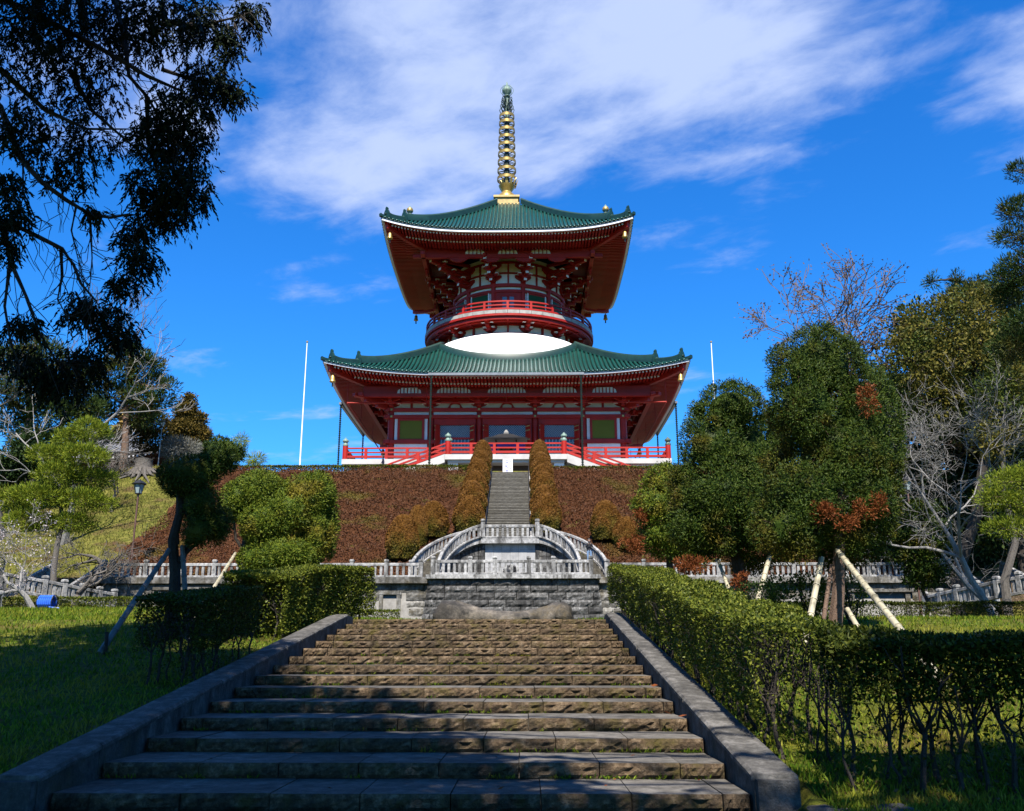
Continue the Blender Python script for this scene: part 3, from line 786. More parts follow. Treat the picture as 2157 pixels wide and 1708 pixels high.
        MB(T).box(-.1,.1,y-.02,y+.02,z-1.6,z-1.15).build('clapper', M['bronze'], bell)
make_roof(LOW, 12.0, 'low'); make_roof(UPP, 0, 'up')
# ridge that rings the dome
secs = []
for i in range(97):
    a = 2*pi*i/96; c, s = cos(a), sin(a); rad = 12.05
    x, y = rad*c, rad*s; m = max(abs(x), abs(y)); n = min(abs(x), abs(y)); z = LOW.z(n, m)
    f = lambda r, h: (PX+c*r, PY+s*r, z+h)
    secs.append([f(12.35, -.35), f(12.4, .3), f(12.25, .6), f(11.9, .72), f(11.5, .7), f(11.5, -.3)])
MB().sweep(secs, cap=False).build('dome_ridge', M['ridge'], pag, True)
mb = MB(); pr = [(12.1, 34.5), (12.15, 36.2)]
for i in range(11):
    t = i/10*pi/2*.88; pr.append((8.0+4.1*cos(t), 36.8+4.0*sin(t)))
pr.append((8.2, 40.82)); mb.lathe([(r, z) for r, z in pr], (PX, PY, 0), 96); mb.build('dome', M['dome'], pag, True)

# ---------------- upper drum
def ring(r0, r1, z0, z1, name, mat, n=72, parent=pag):
    secs = []
    for i in range(n+1):
        c, s = cos(2*pi*i/n), sin(2*pi*i/n)
        secs.append([(PX+c*r0, PY+s*r0, z0), (PX+c*r1, PY+s*r1, z0), (PX+c*r1, PY+s*r1, z1), (PX+c*r0, PY+s*r0, z1)])
    return MB().sweep(secs, cap=False).build(name, mat, parent, True)
MB().lathe([(8.55, 40.2), (8.55, 42.5)], (PX, PY, 0), 72).build('lower_drum_wall', M['white'], pag, True)
ring(8.5, 8.82, 40.6, 40.86, 'drum_sill', M['red'])
ring(8.5, 8.8, 41.78, 41.98, 'drum_beam', M['red'])
ring(8.4, 10.95, 42.02, 42.2, 'balcony_soffit', M['red'])
ring(10.7, 11.05, 41.82, 42.02, 'balcony_beam', M['red'])
ring(9.9, 10.15, 41.86, 42.02, 'balcony_beam', M['red'])
ring(7.2, 11.28, 42.2, 42.465, 'balcony_floor', M['red'])
M['edge'] = paint('grey_balcony_edge', (.34,.33,.31), .7, .3, 1.2)
nb = 48
for i in range(nb):
    a0, a1 = 2*pi*i/nb+.002, 2*pi*(i+1)/nb-.002; P = []
    for z in (42.47, 42.9):
        for a, r in ((a0, 11.3), (a1, 11.3), (a1, 10.6), (a0, 10.6)): P.append((PX+r*cos(a), PY+r*sin(a), z))
    MB().hexa(P).build('balcony_edge_stone', M['edge'], pag)
# balcony railing
for z0, z1, r in ((43.0, 43.22, 11.05), (43.52, 43.68, 11.05)): ring(r-.09, r+.09, z0, z1, 'balcony_rail', M['red'], 96)
ring(10.95, 11.15, 44.0, 44.18, 'balcony_rail', M['red'], 96)
for i in range(24):
    a = 2*pi*(i+.5)/24-pi/2+pi/24
    MB(RA(a+pi/2)).box(-.14, .14, -11.2, -10.9, 42.94, 44.0).build('rail_post', M['red'], pag)
def boat(T, x, y0, y1, z0, z1, wb, wt, mat, name, parent=pag):
    """bracket arm with curved ends, lying across x"""
    h = z1-z0; P = [(-wb/2, 0), (wb/2, 0), (wb*.5+(wt-wb)*.22, h*.18), (wb*.5+(wt-wb)*.4, h*.5), (wt/2, h*.62), (wt/2, h), (-wt/2, h), (-wt/2, h*.62), (-(wb*.5+(wt-wb)*.4), h*.5), (-(wb*.5+(wt-wb)*.22), h*.18)]
    return MB(T).poly(P, lambda u, v: (x+u, y0, z0+v), lambda u, v: (x+u, y1, z0+v)).build(name, mat, parent)
for i in range(12):
    a = radians(15+30*i); T = RA(a)
    # brackets under the balcony
    boat(T, 0, -8.95, -8.5, 40.95, 41.7, .45, 1.75, M['red'], 'bracket_arm')
    for kk in range(2):
        r1 = 9.4+.75*kk; z = 41.0+.42*kk
        o = MB(T).box(-.22, .22, -r1, -8.5, z, z+.36).build('bracket_arm', M['red'], pag)
        MB(T).box(-.3, .3, -r1-.16, -r1+.3, z+.36, z+.52).build('bearing_block', M['red'], o)
        for sx in (-1, 1): MB(T).box(sx*.55-.2, sx*.55+.2, -r1+.1, -r1+.45, z+.42, z+.56).build('bearing_block', M['white'], o)
    MB(T).box(-.2, .2, -10.95, -8.5, 41.84, 42.019).build('bracket_arm', M['red'], pag)
    Tm = RA(a+radians(15)); MB(Tm).box(-.11, .11, -8.85, -8.5, 40.861, 41.779).build('drum_strut', M['red'], pag)
    MB(Tm).box(-.12, .12, -10.9, -8.5, 41.88, 42.018).build('bracket_arm', M['red'], pag)
# drum wall with columns, windows and doors
MB().lathe([(7.25, 42.3), (7.25, 51.6)], (PX, PY, 0), 72).build('drum_wall', M['white'], pag, True)
ring(7.15, 7.55, 46.75, 47.1, 'drum_beam', M['red']); ring(7.15, 7.62, 47.5, 47.9, 'drum_beam', M['red'])
ring(7.15, 7.45, 49.3, 49.5, 'drum_beam', M['red']); ring(7.15, 7.45, 50.75, 51.0, 'drum_beam', M['red']); ring(7.15, 7.5, 42.94, 43.25, 'drum_beam', M['red'])
M['drumglass'] = paint('dark_green_window_slats', (.012,.07,.018), .5, .1, .4, .2)
def arcpanel(a0, a1, r0, r1, z0, z1, name, mat, n=6, parent=pag):
    secs = []
    for i in range(n+1):
        a = a0+(a1-a0)*i/n; c, s = cos(a), sin(a)
        secs.append([(PX+c*r0, PY+s*r0, z0), (PX+c*r1, PY+s*r1, z0), (PX+c*r1, PY+s*r1, z1), (PX+c*r0, PY+s*r0, z1)])
    return MB().sweep(secs).build(name, mat, parent, True)
for i in range(12):
    am = radians(-90+30*i); ac = am+radians(15)
    MB().tube([(PX+7.35*cos(ac), PY+7.35*sin(ac), 42.9), (PX+7.35*cos(ac), PY+7.35*sin(ac), 47.95)], .3, 10).build('column', M['red'], pag, True)
    d = radians(1)
    if i % 3 == 0:
        arcpanel(am-13*d, am+13*d, 7.2, 7.4, 43.25, 46.75, 'door_surround', M['red'])
        fr = arcpanel(am-8*d, am+8*d, 7.2, 7.5, 46.2, 46.4, 'door_frame', M['red'])
        for q in (-1, 1):
            lf = arcpanel(am+q*3.5*d-3*d, am+q*3.5*d+3*d, 7.2, 7.44, 43.3, 46.19, 'door', M['red'])
            arcpanel(am+q*3.5*d-2.2*d, am+q*3.5*d+2.2*d, 7.3, 7.46, 44.6, 46.1, 'pane', M['glassblue'], parent=lf)
    else:
        arcpanel(am-9.6*d, am+9.6*d, 7.2, 7.42, 46.58, 46.75, 'window_frame', M['red'])
        arcpanel(am-9.6*d, am+9.6*d, 7.2, 7.38, 43.25, 46.58, 'window', M['drumglass'])
        for q in (-1, 1): arcpanel(am+q*10.2*d-.6*d, am+q*10.2*d+.6*d, 7.2, 7.46, 43.25, 46.75, 'window_frame', M['white'], 2)
    T = RA(ac+pi/2); Tm = RA(am+pi/2)
    for z0 in (47.92, 49.52):
        boat(T, 0, -7.5, -7.2, z0+.4, z0+1.15, .5, 2.1, M['red'], 'bracket_arm')
        MB(T).box(-.3, .3, -7.62, -7.2, z0, z0+.45).build('bearing_block', M['red'], pag)
        MB(Tm).box(-.1, .1, -7.42, -7.2, z0-.01, z0+1.3).build('drum_strut', M['red'], pag)
    ang = abs(((math.degrees(ac)+45+720) % 90)-45)      # away from the face axis
    reach = 10.55/cos(radians(ang)) if ang < 30 else 14.4
    if ang > 30: reach = 13.6
    n = 4
    for k in range(n):
        r1 = 7.4+(reach-7.4)*(k+1)/n; z = 48.0+.62*k
        o = MB(T).box(-.2, .2, -r1-.25, -7.2, z, z+.38).build('bracket_arm', M['red'], pag)
        MB(T).box(-.32, .32, -r1-.3, -r1+.3, z+.38, z+.62).build('bearing_block', M['red'], o)
        MB(T).box(-.2, .2, -r1-.27, -r1-.252, z+.04, z+.33).build('arm_end', M['white'], o)
        if k < n-1:
            boat(T, 0, -r1-.14, -r1+.14, z+.62, z+.96, .5, 1.7, M['red'], 'bracket_arm', o)
            for sx in (-1, 1): MB(T).box(sx*.72-.22, sx*.72+.22, -r1-.24, -r1+.24, z+.96, z+1.08).build('bearing_block', M['white'], o)
    # slanted tail rafter
    MB(T).beam((0, -reach-.6, 50.35), (0, -7.2, 51.3), .3, .36).build('tail_rafter', M['red'], pag)
def slat_panel(T, x0, x1, m, z0, z1, step, parent):
    """pale coved panel between purlin and rafters, with dark ribs and rounded ends"""
    w = x1-x0; P = [(0, 0), (w, 0), (w-.12, (z1-z0)*.6), (w-.5, z1-z0), (.5, z1-z0), (.12, (z1-z0)*.6)]
    o = MB(T).poly(P, lambda u, v: (x0+u, -m-.04, z0+v), lambda u, v: (x0+u, -m+.05, z0+v)).build('cove_panel', M['white'], parent)
    n = int(w/step)
    for i in range(1, n):
        x = x0+w*i/n; MB(T).box(x-.06, x+.06, -m-.09, -m-.041, z0, z1-.04).build('cove_rib', M['red'], o)
for k in range(4):
    T = RT(k)
    MB(T).box(-11.9, 11.9, -10.85, -10.35, 50.05, 50.5).build('purlin', M['red'], pag)
    MB(T).box(-10.4, 10.4, -10.42, -10.36, 50.5, 51.5).build('cove_board', M['red'], pag)
    for x in (-4.15, 0, 4.15): slat_panel(T, x-1.25, x+1.25, 10.5, 50.52, 51.3, .42, pag)
    for x in (-6.2, -2.1, 2.1, 6.2): boat(T, x, -10.75, -10.45, 49.5, 50.04, .5, 2.2, M['red'], 'bracket_arm')

# ---------------- lower storey
HB = 13.95; COLX = [-13.45, -8.85, -3.25, 3.25, 8.85, 13.45]
MB().box(PX-HB+.3, PX+HB-.3, PY-HB+.3, PY+HB-.3, 22.7, 31.7).build('body_core', M['darkglass'], pag)
def bay_door(T, x0, x1, wid, centre):
    y = -HB; c = (x0+x1)/2
    f = MB(T).box(x0+.4, x1-.4, y+.0, y+.28, 27.66, 28.42).build('door_head', M['red'], pag)
    for sx in (-1, 1):
        xa = c+sx*wid/2; xb = (x1-.42) if sx > 0 else (x0+.42)
        lo, hi = min(xa, xb), max(xa, xb)
        # opened door leaf, turned outwards
        a = Vector((xa+sx*.02, y+.1, 0)); b = Vector((xa+sx*(hi-lo)*.8, y-.55, 0)); n = (b-a).normalized(); nn = Vector((-n.y, n.x, 0))*.06
        P = [(a-nn), (b-nn), (b+nn), (a+nn)]
        leaf = MB(T).hexa([(p.x, p.y, 22.78) for p in P]+[(p.x, p.y, 27.64) for p in P]).build('door_leaf', M['red'], pag)
        mb = MB(T)
        for zz in (23.6, 24.7, 25.8, 26.9, 27.4):
            for t in (.15, .4, .65, .9):
                p = a.lerp(b, t); mb.cbox((p.x-nn.x*1.3, p.y-abs(nn.y)*1.4-.02, zz), .1, .1, .1)
        mb.build('door_studs', M['gold'], leaf)
        MB(T).box(lo, hi, y+.12, y+.26, 22.76, 27.65).build('door_jamb', M['red'], pag)
    xa, xb = c-wid/2, c+wid/2
    gl = MB(T).box(xa, xb, y+.26, y+.3, 22.76, 27.65).build('door_glass', M['darkglass'], pag)
    mb = MB(T); za, zb = 26.2, 27.62; st = .17 if centre else .13; h = zb-za; q = -h
    while q < xb-xa:
        for sg in (1, -1):
            # diagonal bar clipped to the panel
            u0, u1 = q, q+h
            s0 = max(0, -u0)/h; s1 = 1-max(0, u1-(xb-xa))/h
            if s1 > s0+.02:
                p0 = (xa+u0+h*s0, za+h*s0); p1 = (xa+u0+h*s1, za+h*s1)
                if sg < 0: p0 = (xa+xb-p0[0], p0[1]); p1 = (xa+xb-p1[0], p1[1])
                wv = .028
                mb.hexa([(p0[0]-wv, y+.18, p0[1]), (p0[0]+wv, y+.18, p0[1]), (p0[0]+wv, y+.22, p0[1]), (p0[0]-wv, y+.22, p0[1]),
                         (p1[0]-wv, y+.18, p1[1]), (p1[0]+wv, y+.18, p1[1]), (p1[0]+wv, y+.22, p1[1]), (p1[0]-wv, y+.22, p1[1])])
        q += st*1.6
    tag(mb.build('door_lattice', M['lattice'], gl), kind='stuff')
    MB(T).box(xa, xb, y+.1, y+.25, 25.95, 26.18).build('door_rail', M['red'], pag)
    if centre: MB(T).box(xa+.1, xb-.1, y+.15, y+.2, 23.6, 25.94).build('curtain', M['purple'], pag)
    else:
        mb = MB(T)
        for i in range(9): xx = xa+(xb-xa)*(i+.5)/9; mb.box(xx-.04, xx+.04, y+.16, y+.2, 22.76, 25.94)
        for i in range(7): zz = 23.0+.42*i; mb.box(xa, xb, y+.12, y+.159, zz-.03, zz+.03)
        tag(mb.build('door_grille', M['lattice'], gl), kind='stuff')
def bay_window(T, x0, x1):
    y = -HB; a, b = x0+.4, x1-.4
    MB(T).box(a, b, y+.05, y+.28, 22.76, 25.4).build('base_panel', M['white'], pag)
    MB(T).box(a, b, y+.05, y+.28, 25.87, 28.42).build('window_wall', M['white'], pag)
    f = MB(T); p, q = a+.62, b-.62
    f.box(p-.28, p, y-.08, y+.1, 25.87, 28.42); f.box(q, q+.28, y-.08, y+.1, 25.87, 28.42); f.box(p, q, y-.08, y+.1, 28.16, 28.42); f.box(p, q, y-.08, y+.1, 25.87, 25.98)
    fr = f.build('window_frame', M['red'], pag)
    MB(T).box(p, q, y-.02, y+.04, 25.98, 28.16).build('pane', M['greenglass'], fr)
def frogleg(T, c, y, z0, z1):
    h = z1-z0; P = [(-.95, 0), (-.55, .02*h), (-.5, h*.45), (-.2, h*.62), (.2, h*.62), (.5, h*.45), (.55, .02*h), (.95, 0), (.8, h*.18), (.66, h*.5), (.42, h*.86), (.3, h), (-.3, h), (-.42, h*.86), (-.66, h*.5), (-.8, h*.18)]
    mb = MB(T)
    n = len(P); half = [P[i] for i in range(8)], [P[i] for i in range(8, 16)]
    inn, outt = half[0], half[1][::-1]
    for i in range(7):
        a, b, c2, d = inn[i], inn[i+1], outt[i+1], outt[i]
        mb.hexa([(c+a[0], y-.1, z0+a[1]), (c+b[0], y-.1, z0+b[1]), (c+b[0], y, z0+b[1]), (c+a[0], y, z0+a[1]), (c+d[0], y-.1, z0+d[1]), (c+c2[0], y-.1, z0+c2[1]), (c+c2[0], y, z0+c2[1]), (c+d[0], y, z0+d[1])])
    mb.build('frog_leg_strut', M['red'], pag)
for k in range(4):
    T = RT(k); y = -HB
    for x in COLX:
        if k % 2 == 0 or abs(x) < 13:
            c = T((x, y+.42, 0)); MB().tube([(c[0], c[1], 22.76), (c[0], c[1], 29.66)], .44, 12).build('column', M['red'], pag, True)
    for z0, z1, pr in ((25.42, 25.86, .16), (28.42, 28.82, .2), (29.24, 29.64, .24)):
        bm_ = MB(T).box(-HB-.35, HB+.35, y-pr+.02*(k % 2), y+.3, z0+.004*(k % 2), z1-.004*(k % 2)).build('wall_beam', M['red'], pag) if z0 > 26 else None
        if bm_:
            for x in COLX: MB(T).cbox((x, y-pr-.03, (z0+z1)/2), .24, .06, .24).build('nail_cover', M['gold'], bm_)
    for s in (-1, 1):
        lo, hi = (-HB-.35, -8.4) if s < 0 else (8.4, HB+.35)
        MB(T).box(lo, hi, y-.16+.02*(k % 2), y+.3, 25.42, 25.862).build('wall_beam', M['red'], pag)
    MB(T).box(-HB+.3, HB-.3, y+.1, y+.29, 28.825, 29.235).build('wall_panel', M['white'], pag)
    MB(T).box(-HB+.3, HB-.3, y+.1, y+.29, 29.65, 31.3).build('wall_panel', M['white'], pag)
    bay_window(T, COLX[0], COLX[1]); bay_window(T, COLX[4], COLX[5])
    bay_door(T, COLX[1], COLX[2], 3.5, False); bay_door(T, COLX[2], COLX[3], 4.3, True); bay_door(T, COLX[3], COLX[4], 3.5, False)
    MB(T).box(-HB+.2, HB-.2, y-.06, y+.2, 30.46, 30.86).build('wall_plate', M['red'], pag)
    for x in COLX:
        boat(T, x, y-.1, y+.15, 29.8, 30.45, .6, 2.3, M['red'], 'bracket_arm')
        boat(T, x, y-1.5, y-1.2, 30.1, 30.6, .6, 2.2, M['red'], 'bracket_arm')
        for sx in (-1, 0, 1):
            MB(T).box(x+sx*.85-.26, x+sx*.85+.26, y-.24, y+.16, 30.1 if sx else 29.66, 30.32 if sx else 29.95).build('bearing_block', M['white'] if sx else M['red'], pag)
            MB(T).box(x+sx*.8-.24, x+sx*.8+.24, y-1.62, y-1.1, 30.62, 30.78).build('bearing_block', M['white'] if sx else M['red'], pag)
        for q in range(3):
            MB(T).box(x-.2, x+.2, y-.95*(q+1)+.0, y+.2, 29.72+.3*q, 30.02+.3*q).build('bracket_arm', M['red'], pag)
    for i in range(5):
        c = (COLX[i]+COLX[i+1])/2
        if 0 < i < 4: frogleg(T, c, y+.06, 29.65, 30.45)
        else: MB(T).box(c-.14, c+.14, y, y+.2, 29.65, 30.455).build('wall_strut', M['red'], pag)
        MB(T).box(c-.12, c+.12, y-.02, y+.2, 30.861, 31.3).build('wall_strut', M['red'], pag)
    MB(T).box(-17.4, 17.4, -16.85, -16.35, 30.28, 30.66).build('purlin', M['red'], pag)
    MB(T).box(-16.4, 16.4, -16.44, -16.38, 30.66, 31.6).build('cove_board', M['red'], pag)
    for i in range(5):
        c = (COLX[i]+COLX[i+1])/2; ww = 1.95 if 0 < i < 4 else 1.4
        if i == 2: ww = 2.2
        slat_panel(T, c-ww, c+ww, 16.52, 30.7, 31.38, .36, pag)
    # diagonal corner bracket
    T2 = RA(k*pi/2+pi/4)
    for q in range(3):
        MB(T2).box(-.26, .26, -HB*1.414-1.6*(q+1), -HB*1.414+.6, 29.5+.36*q, 29.86+.36*q).build('corner_bracket', M['red'], pag)
    # gutters and rain chains
    MB(T).box(-8.6, 8.6, -20.75, -20.42, 31.62, 31.9).build('gutter', M['gutter'], pag)
    for sx in (-1, 1):
        mb = MB(T); z = 31.6
        while z > 20.2:
            mb.lathe([(.05, -.25), (.16, 0)], (sx*8.25, -20.58, z), 7); z -= .27
        mb.tube([(sx*8.25, -20.58, 20), (sx*8.25, -20.58, 31.62)], .035, 4); mb.build('rain_chain', M['bronze'], pag)
    MB(T).tube([(-17.9, -17.9, 29.25), (17.9, -17.9, 29.25)], .09, 6).build('sprinkler_pipe', M['red'], pag)
    for x in (-17.9, -9, 0, 9): MB(T).tube([(x, -17.9, 29.3), (x, -17.9, 31.6)], .04, 4).build('pipe_hanger', M['red'], pag)

# ---------------- platform with red railing and the two side flights
HP = 18.2
MB().box(PX-HP, PX+HP, PY-HP, PY+HP, 22.18, 22.74).build('platform_slab', M['concrete'], pag)
MB().box(PX-HP+.5, PX+HP-.5, PY-HP+.5, PY+HP-.5, 18.9, 22.178).build('platform_wall', M['white'], pag)
MB().box(PX-6.6, PX+6.6, PY-20.5, PY-HP-.002, 22.2, 22.76).build('landing_slab', M['concrete'], pag)
MB().box(PX-6.3, PX+6.3, PY-20.2, PY-HP-.002, 21.9, 22.198).build('landing_beam', M['concrete'], pag)
for sx in (-1, 1): MB().box(PX+sx*5.75-.55, PX+sx*5.75+.55, PY-20.0, PY-HP-.1, 18.9, 21.898).build('landing_pier', M['white'], pag)
MB().box(PX-5.15, PX+5.15, PY-18.4, PY-HP-.1, 18.9, 21.898).build('entrance_shade_panel', M['brown'], pag)  # flat brown panel standing in for the shaded entrance interior and doors
def railing(P, posts_every, T, caps, parent=pag):
    P = [Vector(p) for p in P]
    for a, b in zip(P[:-1], P[1:]):
        d = b-a; L = Vector((d.x, d.y, 0)).length
        for h, w, ht in ((.3, .26, .24), (.78, .16, .15), (1.26, .18, .16)):
            MB(T).beam(a+Vector((0,0,h)), b+Vector((0,0,h)), w, ht).build('railing_bar', M['red'], parent)
        n = max(1, round(L/posts_every))
        for i in range(1, n):
            p = a+d*i/n; MB(T).box(p.x-.15, p.x+.15, p.y-.15, p.y+.15, p.z+.02, p.z+1.18).build('railing_post', M['red'], parent)
    for i in caps:
        p = P[i]
        o = MB(T).tube([(p.x, p.y, p.z), (p.x, p.y, p.z+1.5)], .3, 10).build('newel_post', M['red'], parent, True)
        MB(T).lathe([(.31,0),(.33,.06),(.31,.22),(.24,.3),(.22,.42),(.34,.5),(.36,.6),(.3,.72),(.16,.82),(.03,.98)], (p.x, p.y, p.z+1.5), 12).build('finial', M['verdigris'], o, True)
zt = 22.75
for k in range(4):
    T = RT(k); e = HP-.3
    if k == 0:
        railing([(-e, -e, zt), (-6.4, -e, zt)], 2.4, T, [0]); railing([(6.4, -e, zt), (e, -e, zt)], 2.4, T, [1])
        railing([(-6.3, -20.2, zt), (6.3, -20.2, zt)], 2.55, T, [0, 1])
        railing([(-6.3, -e+.2, zt), (-6.3, -18.3, zt)], 3, T, [1]); railing([(6.3, -e+.2, zt), (6.3, -18.3, zt)], 3, T, [1])
    else:
        railing([(-e, -e, zt), (e, -e, zt)], 2.4, T, [0])
for sx in (-1, 1):
    for yy in (-20.25, -18.5):
        railing([(sx*6.5, yy, zt), (sx*15.5, yy, zt-3.35)], 2.6, RT(0), [])
    n = 20
    for i in range(n):
        x0 = sx*(6.6+9.*i/n); x1 = sx*(6.6+9.*(i+1)/n); z = zt-.02-3.4*(i+1)/n
        MB(RT(0)).box(min(x0, x1), max(x0, x1), -20.1, -18.6, z-.6, z).build('side_step', M['concrete'], pag)
    for yy in (-20.45, -18.45):
        MB(RT(0)).hexa([(sx*6.61, yy-.14, zt-.9), (sx*15.9, yy-.14, zt-4.4), (sx*15.9, yy+.14, zt-4.4), (sx*6.61, yy+.14, zt-.9), (sx*6.61, yy-.14, zt+.02), (sx*15.9, yy-.14, zt-3.45), (sx*15.9, yy+.14, zt-3.45), (sx*6.61, yy+.14, zt+.02)]).build('stair_stringer', M['concrete'], pag)

# ---------------- spire
sc = (PX-.35, PY, 0)
MB().box(sc[0]-1.75, sc[0]+1.75, PY-1.75, PY+1.75, 62.0, 62.35).build('spire_base', M['gilt'], pag)
MB().box(sc[0]-1.6, sc[0]+1.6, PY-1.6, PY+1.6, 62.35, 63.15).build('spire_base', M['gilt'], pag)
MB().box(sc[0]-1.8, sc[0]+1.8, PY-1.8, PY+1.8, 63.15, 63.45).build('spire_base', M['gilt'], pag)
MB().lathe([(1.3,63.45),(1.3,63.7),(1.15,64.2),(.8,64.5),(.7,64.7),(.75,64.9),(1.0,65.3),(1.15,65.7),(1.1,65.72),(.6,65.4)], sc, 20).build('spire_bowl', M['gold'], pag, True)
for i in range(10):
    a = 2*pi*i/10
    mb = MB(RA(a)); P = []
    mb.sweep([[(-w_/2-.35, -r, z), (w_/2-.35, -r, z), (w_/2-.35, -r+.06, z+.05), (-w_/2-.35, -r+.06, z+.05)] for w_, r, z in ((.22,.92,65.6),(.36,1.02,66.0),(.3,1.1,66.35),(.08,1.22,66.6))]); 
    mb.T = None; mb.build('lotus_petal', M['gold'], pag, True)
MB().lathe([(.36,64.5),(.36,66),(.3,76.6)], sc, 12).build('spire_shaft', M['bronze'], pag, True)
zr = []
for py_ in (366, 348, 330, 313, 296, 280, 263.5, 247.8, 233.5): zr.append(at(1067, py_, 118.7).z-.15)
for i, z in enumerate(zr):
    r = 1.36-.034*i; n = 28; secs = []
    for q in range(n+1):
        c, s = cos(2*pi*q/n), sin(2*pi*q/n)
        secs.append([(sc[0]+c*(r-.1), PY+s*(r-.1), z-.2), (sc[0]+c*r, PY+s*r, z-.24), (sc[0]+c*r, PY+s*r, z+.2), (sc[0]+c*(r-.1), PY+s*(r-.1), z+.16)])
    o = MB().sweep(secs, cap=False).build('spire_ring', M['gold'], pag, True)
    mb = MB()
    for q in range(8):
        a = 2*pi*q/8; mb.beam((sc[0]+.3*cos(a), PY+.3*sin(a), z-.1), (sc[0]+(r-.08)*cos(a), PY+(r-.08)*sin(a), z-.1), .1, .12)
    mb.build('ring_spokes', M['bronze'], o)
z0 = zr[-1]+.55
for i in range(4):
    zz = z0+.62*i
    for q in range(8):
        a = 2*pi*q/8+.2*i; c, s = cos(a), sin(a); r = 1.05-.1*i; P = []
        for t in range(9):
            u = 2*pi*t/8; rr = .35+(r-.35)*(.5-.5*cos(u)); hz = .42*sin(u)+.55*(.5-.5*cos(u)); P.append((sc[0]+c*rr, PY+s*rr, zz+hz))
        MB().tube(P, .06, 5, cap=False).build('flame_loop', M['bronze'], pag, True)
MB().lathe([(.28,76.0),(.26,z0+2.6),(.5,z0+2.75),(.3,z0+2.95),(.34,z0+3.1),(.66,z0+3.5),(.7,z0+3.8),(.5,z0+4.2),(.2,z0+4.5),(.05,z0+5.2)], sc, 14).build('spire_jewel', M['verdigris'], pag, True)
for q in range(4):
    a = pi*q/4; c, s = cos(a), sin(a); P = []
    for t in range(21): u = -pi*.35+2*pi*t/20*.85; P.append((sc[0]+c*.95*cos(u), PY+s*.95*cos(u), z0+3.75+.8*sin(u)))
    MB().tube(P, .035, 4).build('jewel_halo', M['verdigris'], pag)
# incense burner on the landing
ib = thing('incense_burner', (PX, PY-19.2, 22.76), 'dark roofed incense burner in front of the middle pagoda door', 'incense burner')
c = (PX, PY-19.2, 22.76)
MB().lathe([(.5,0),(.35,.15),(.3,.3),(.75,.5),(.9,.9),(.95,.92),(.8,.6)], c, 16).build('bowl', M['bronze'], ib, True)
for sx in (-1, 1):
    for sy in (-1, 1): MB().tube([(c[0]+sx*1.1, c[1]+sy*.6, c[2]), (c[0]+sx*1.1, c[1]+sy*.6, c[2]+1.75)], .07, 6).build('post', M['bronze'], ib)
secs = []
for r, z in ((2.3, 1.72), (2.35, 1.8), (1.5, 2.05), (.8, 2.4), (.3, 2.55), (.25, 2.7), (.08, 3.0)): secs.append([(c[0]-r, c[1]-r*.6, c[2]+z), (c[0]+r, c[1]-r*.6, c[2]+z), (c[0]+r, c[1]+r*.6, c[2]+z), (c[0]-r, c[1]+r*.6, c[2]+z)])
MB().sweep(secs).build('roof', M['dark'], ib)
# ------------------------------------------------------------------ leaf colours
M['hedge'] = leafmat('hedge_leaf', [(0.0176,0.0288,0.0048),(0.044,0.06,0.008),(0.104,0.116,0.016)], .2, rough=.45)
M['hedge_sun'] = leafmat('hedge_leaf_sunlit', [(0.0364,0.0541,0.00832),(0.0884,0.114,0.0125),(0.198,0.208,0.027)], .2, rough=.45)  # brighter copy of the hedge leaf with sunlight put into its colour
M['topiary'] = leafmat('topiary_spray', [(0.0132,0.0321,0.00471),(0.0339,0.0604,0.00754),(0.0707,0.0943,0.0103)], .12, [(0.0566,0.0396,0.00754),(0.104,0.0802,0.0103),(0.141,0.118,0.0132)], .8, (.55,.68))
M['topiary2'] = leafmat('topiary_spray_yellow', [(0.0275,0.0562,0.00625),(0.0813,0.119,0.0112),(0.163,0.188,0.0163)], .15, [(0.0875,0.0688,0.01),(0.163,0.138,0.015),(0.213,0.188,0.0225)], 1.0, (.54,.68))
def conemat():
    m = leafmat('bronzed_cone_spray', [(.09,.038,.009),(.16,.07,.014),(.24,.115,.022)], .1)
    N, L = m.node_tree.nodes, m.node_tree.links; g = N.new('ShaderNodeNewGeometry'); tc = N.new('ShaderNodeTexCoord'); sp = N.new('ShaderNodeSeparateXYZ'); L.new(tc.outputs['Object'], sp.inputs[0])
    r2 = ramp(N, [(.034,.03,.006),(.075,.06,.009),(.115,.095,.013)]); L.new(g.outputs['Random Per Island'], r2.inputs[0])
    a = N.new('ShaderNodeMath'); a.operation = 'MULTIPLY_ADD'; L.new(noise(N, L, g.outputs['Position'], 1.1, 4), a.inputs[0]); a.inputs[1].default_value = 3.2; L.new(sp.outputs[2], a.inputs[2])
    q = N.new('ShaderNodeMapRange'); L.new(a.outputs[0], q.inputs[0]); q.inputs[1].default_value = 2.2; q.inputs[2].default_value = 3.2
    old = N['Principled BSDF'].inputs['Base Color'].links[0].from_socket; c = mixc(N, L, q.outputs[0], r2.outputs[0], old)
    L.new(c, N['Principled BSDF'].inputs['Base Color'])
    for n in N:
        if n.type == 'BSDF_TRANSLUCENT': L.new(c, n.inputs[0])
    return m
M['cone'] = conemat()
M['dead'] = leafmat('dead_orange_spray', [(0.0992,0.0248,0.00744),(0.186,0.0527,0.0155),(0.26,0.093,0.031)], .2)
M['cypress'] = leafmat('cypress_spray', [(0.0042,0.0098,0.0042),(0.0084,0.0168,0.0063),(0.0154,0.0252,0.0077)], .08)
M['azalea'] = leafmat('bronze_azalea_leaf', [(.045,.018,.008),(.078,.031,.013),(.11,.046,.019)], .1, [(.05,.04,.007),(.085,.062,.011),(.11,.082,.016)], .22, (.55,.67))
M['pine_lt'] = leafmat('bright_pine_needle', [(0.0648,0.104,0.0104),(0.155,0.208,0.0155),(0.259,0.285,0.0259)], .2)
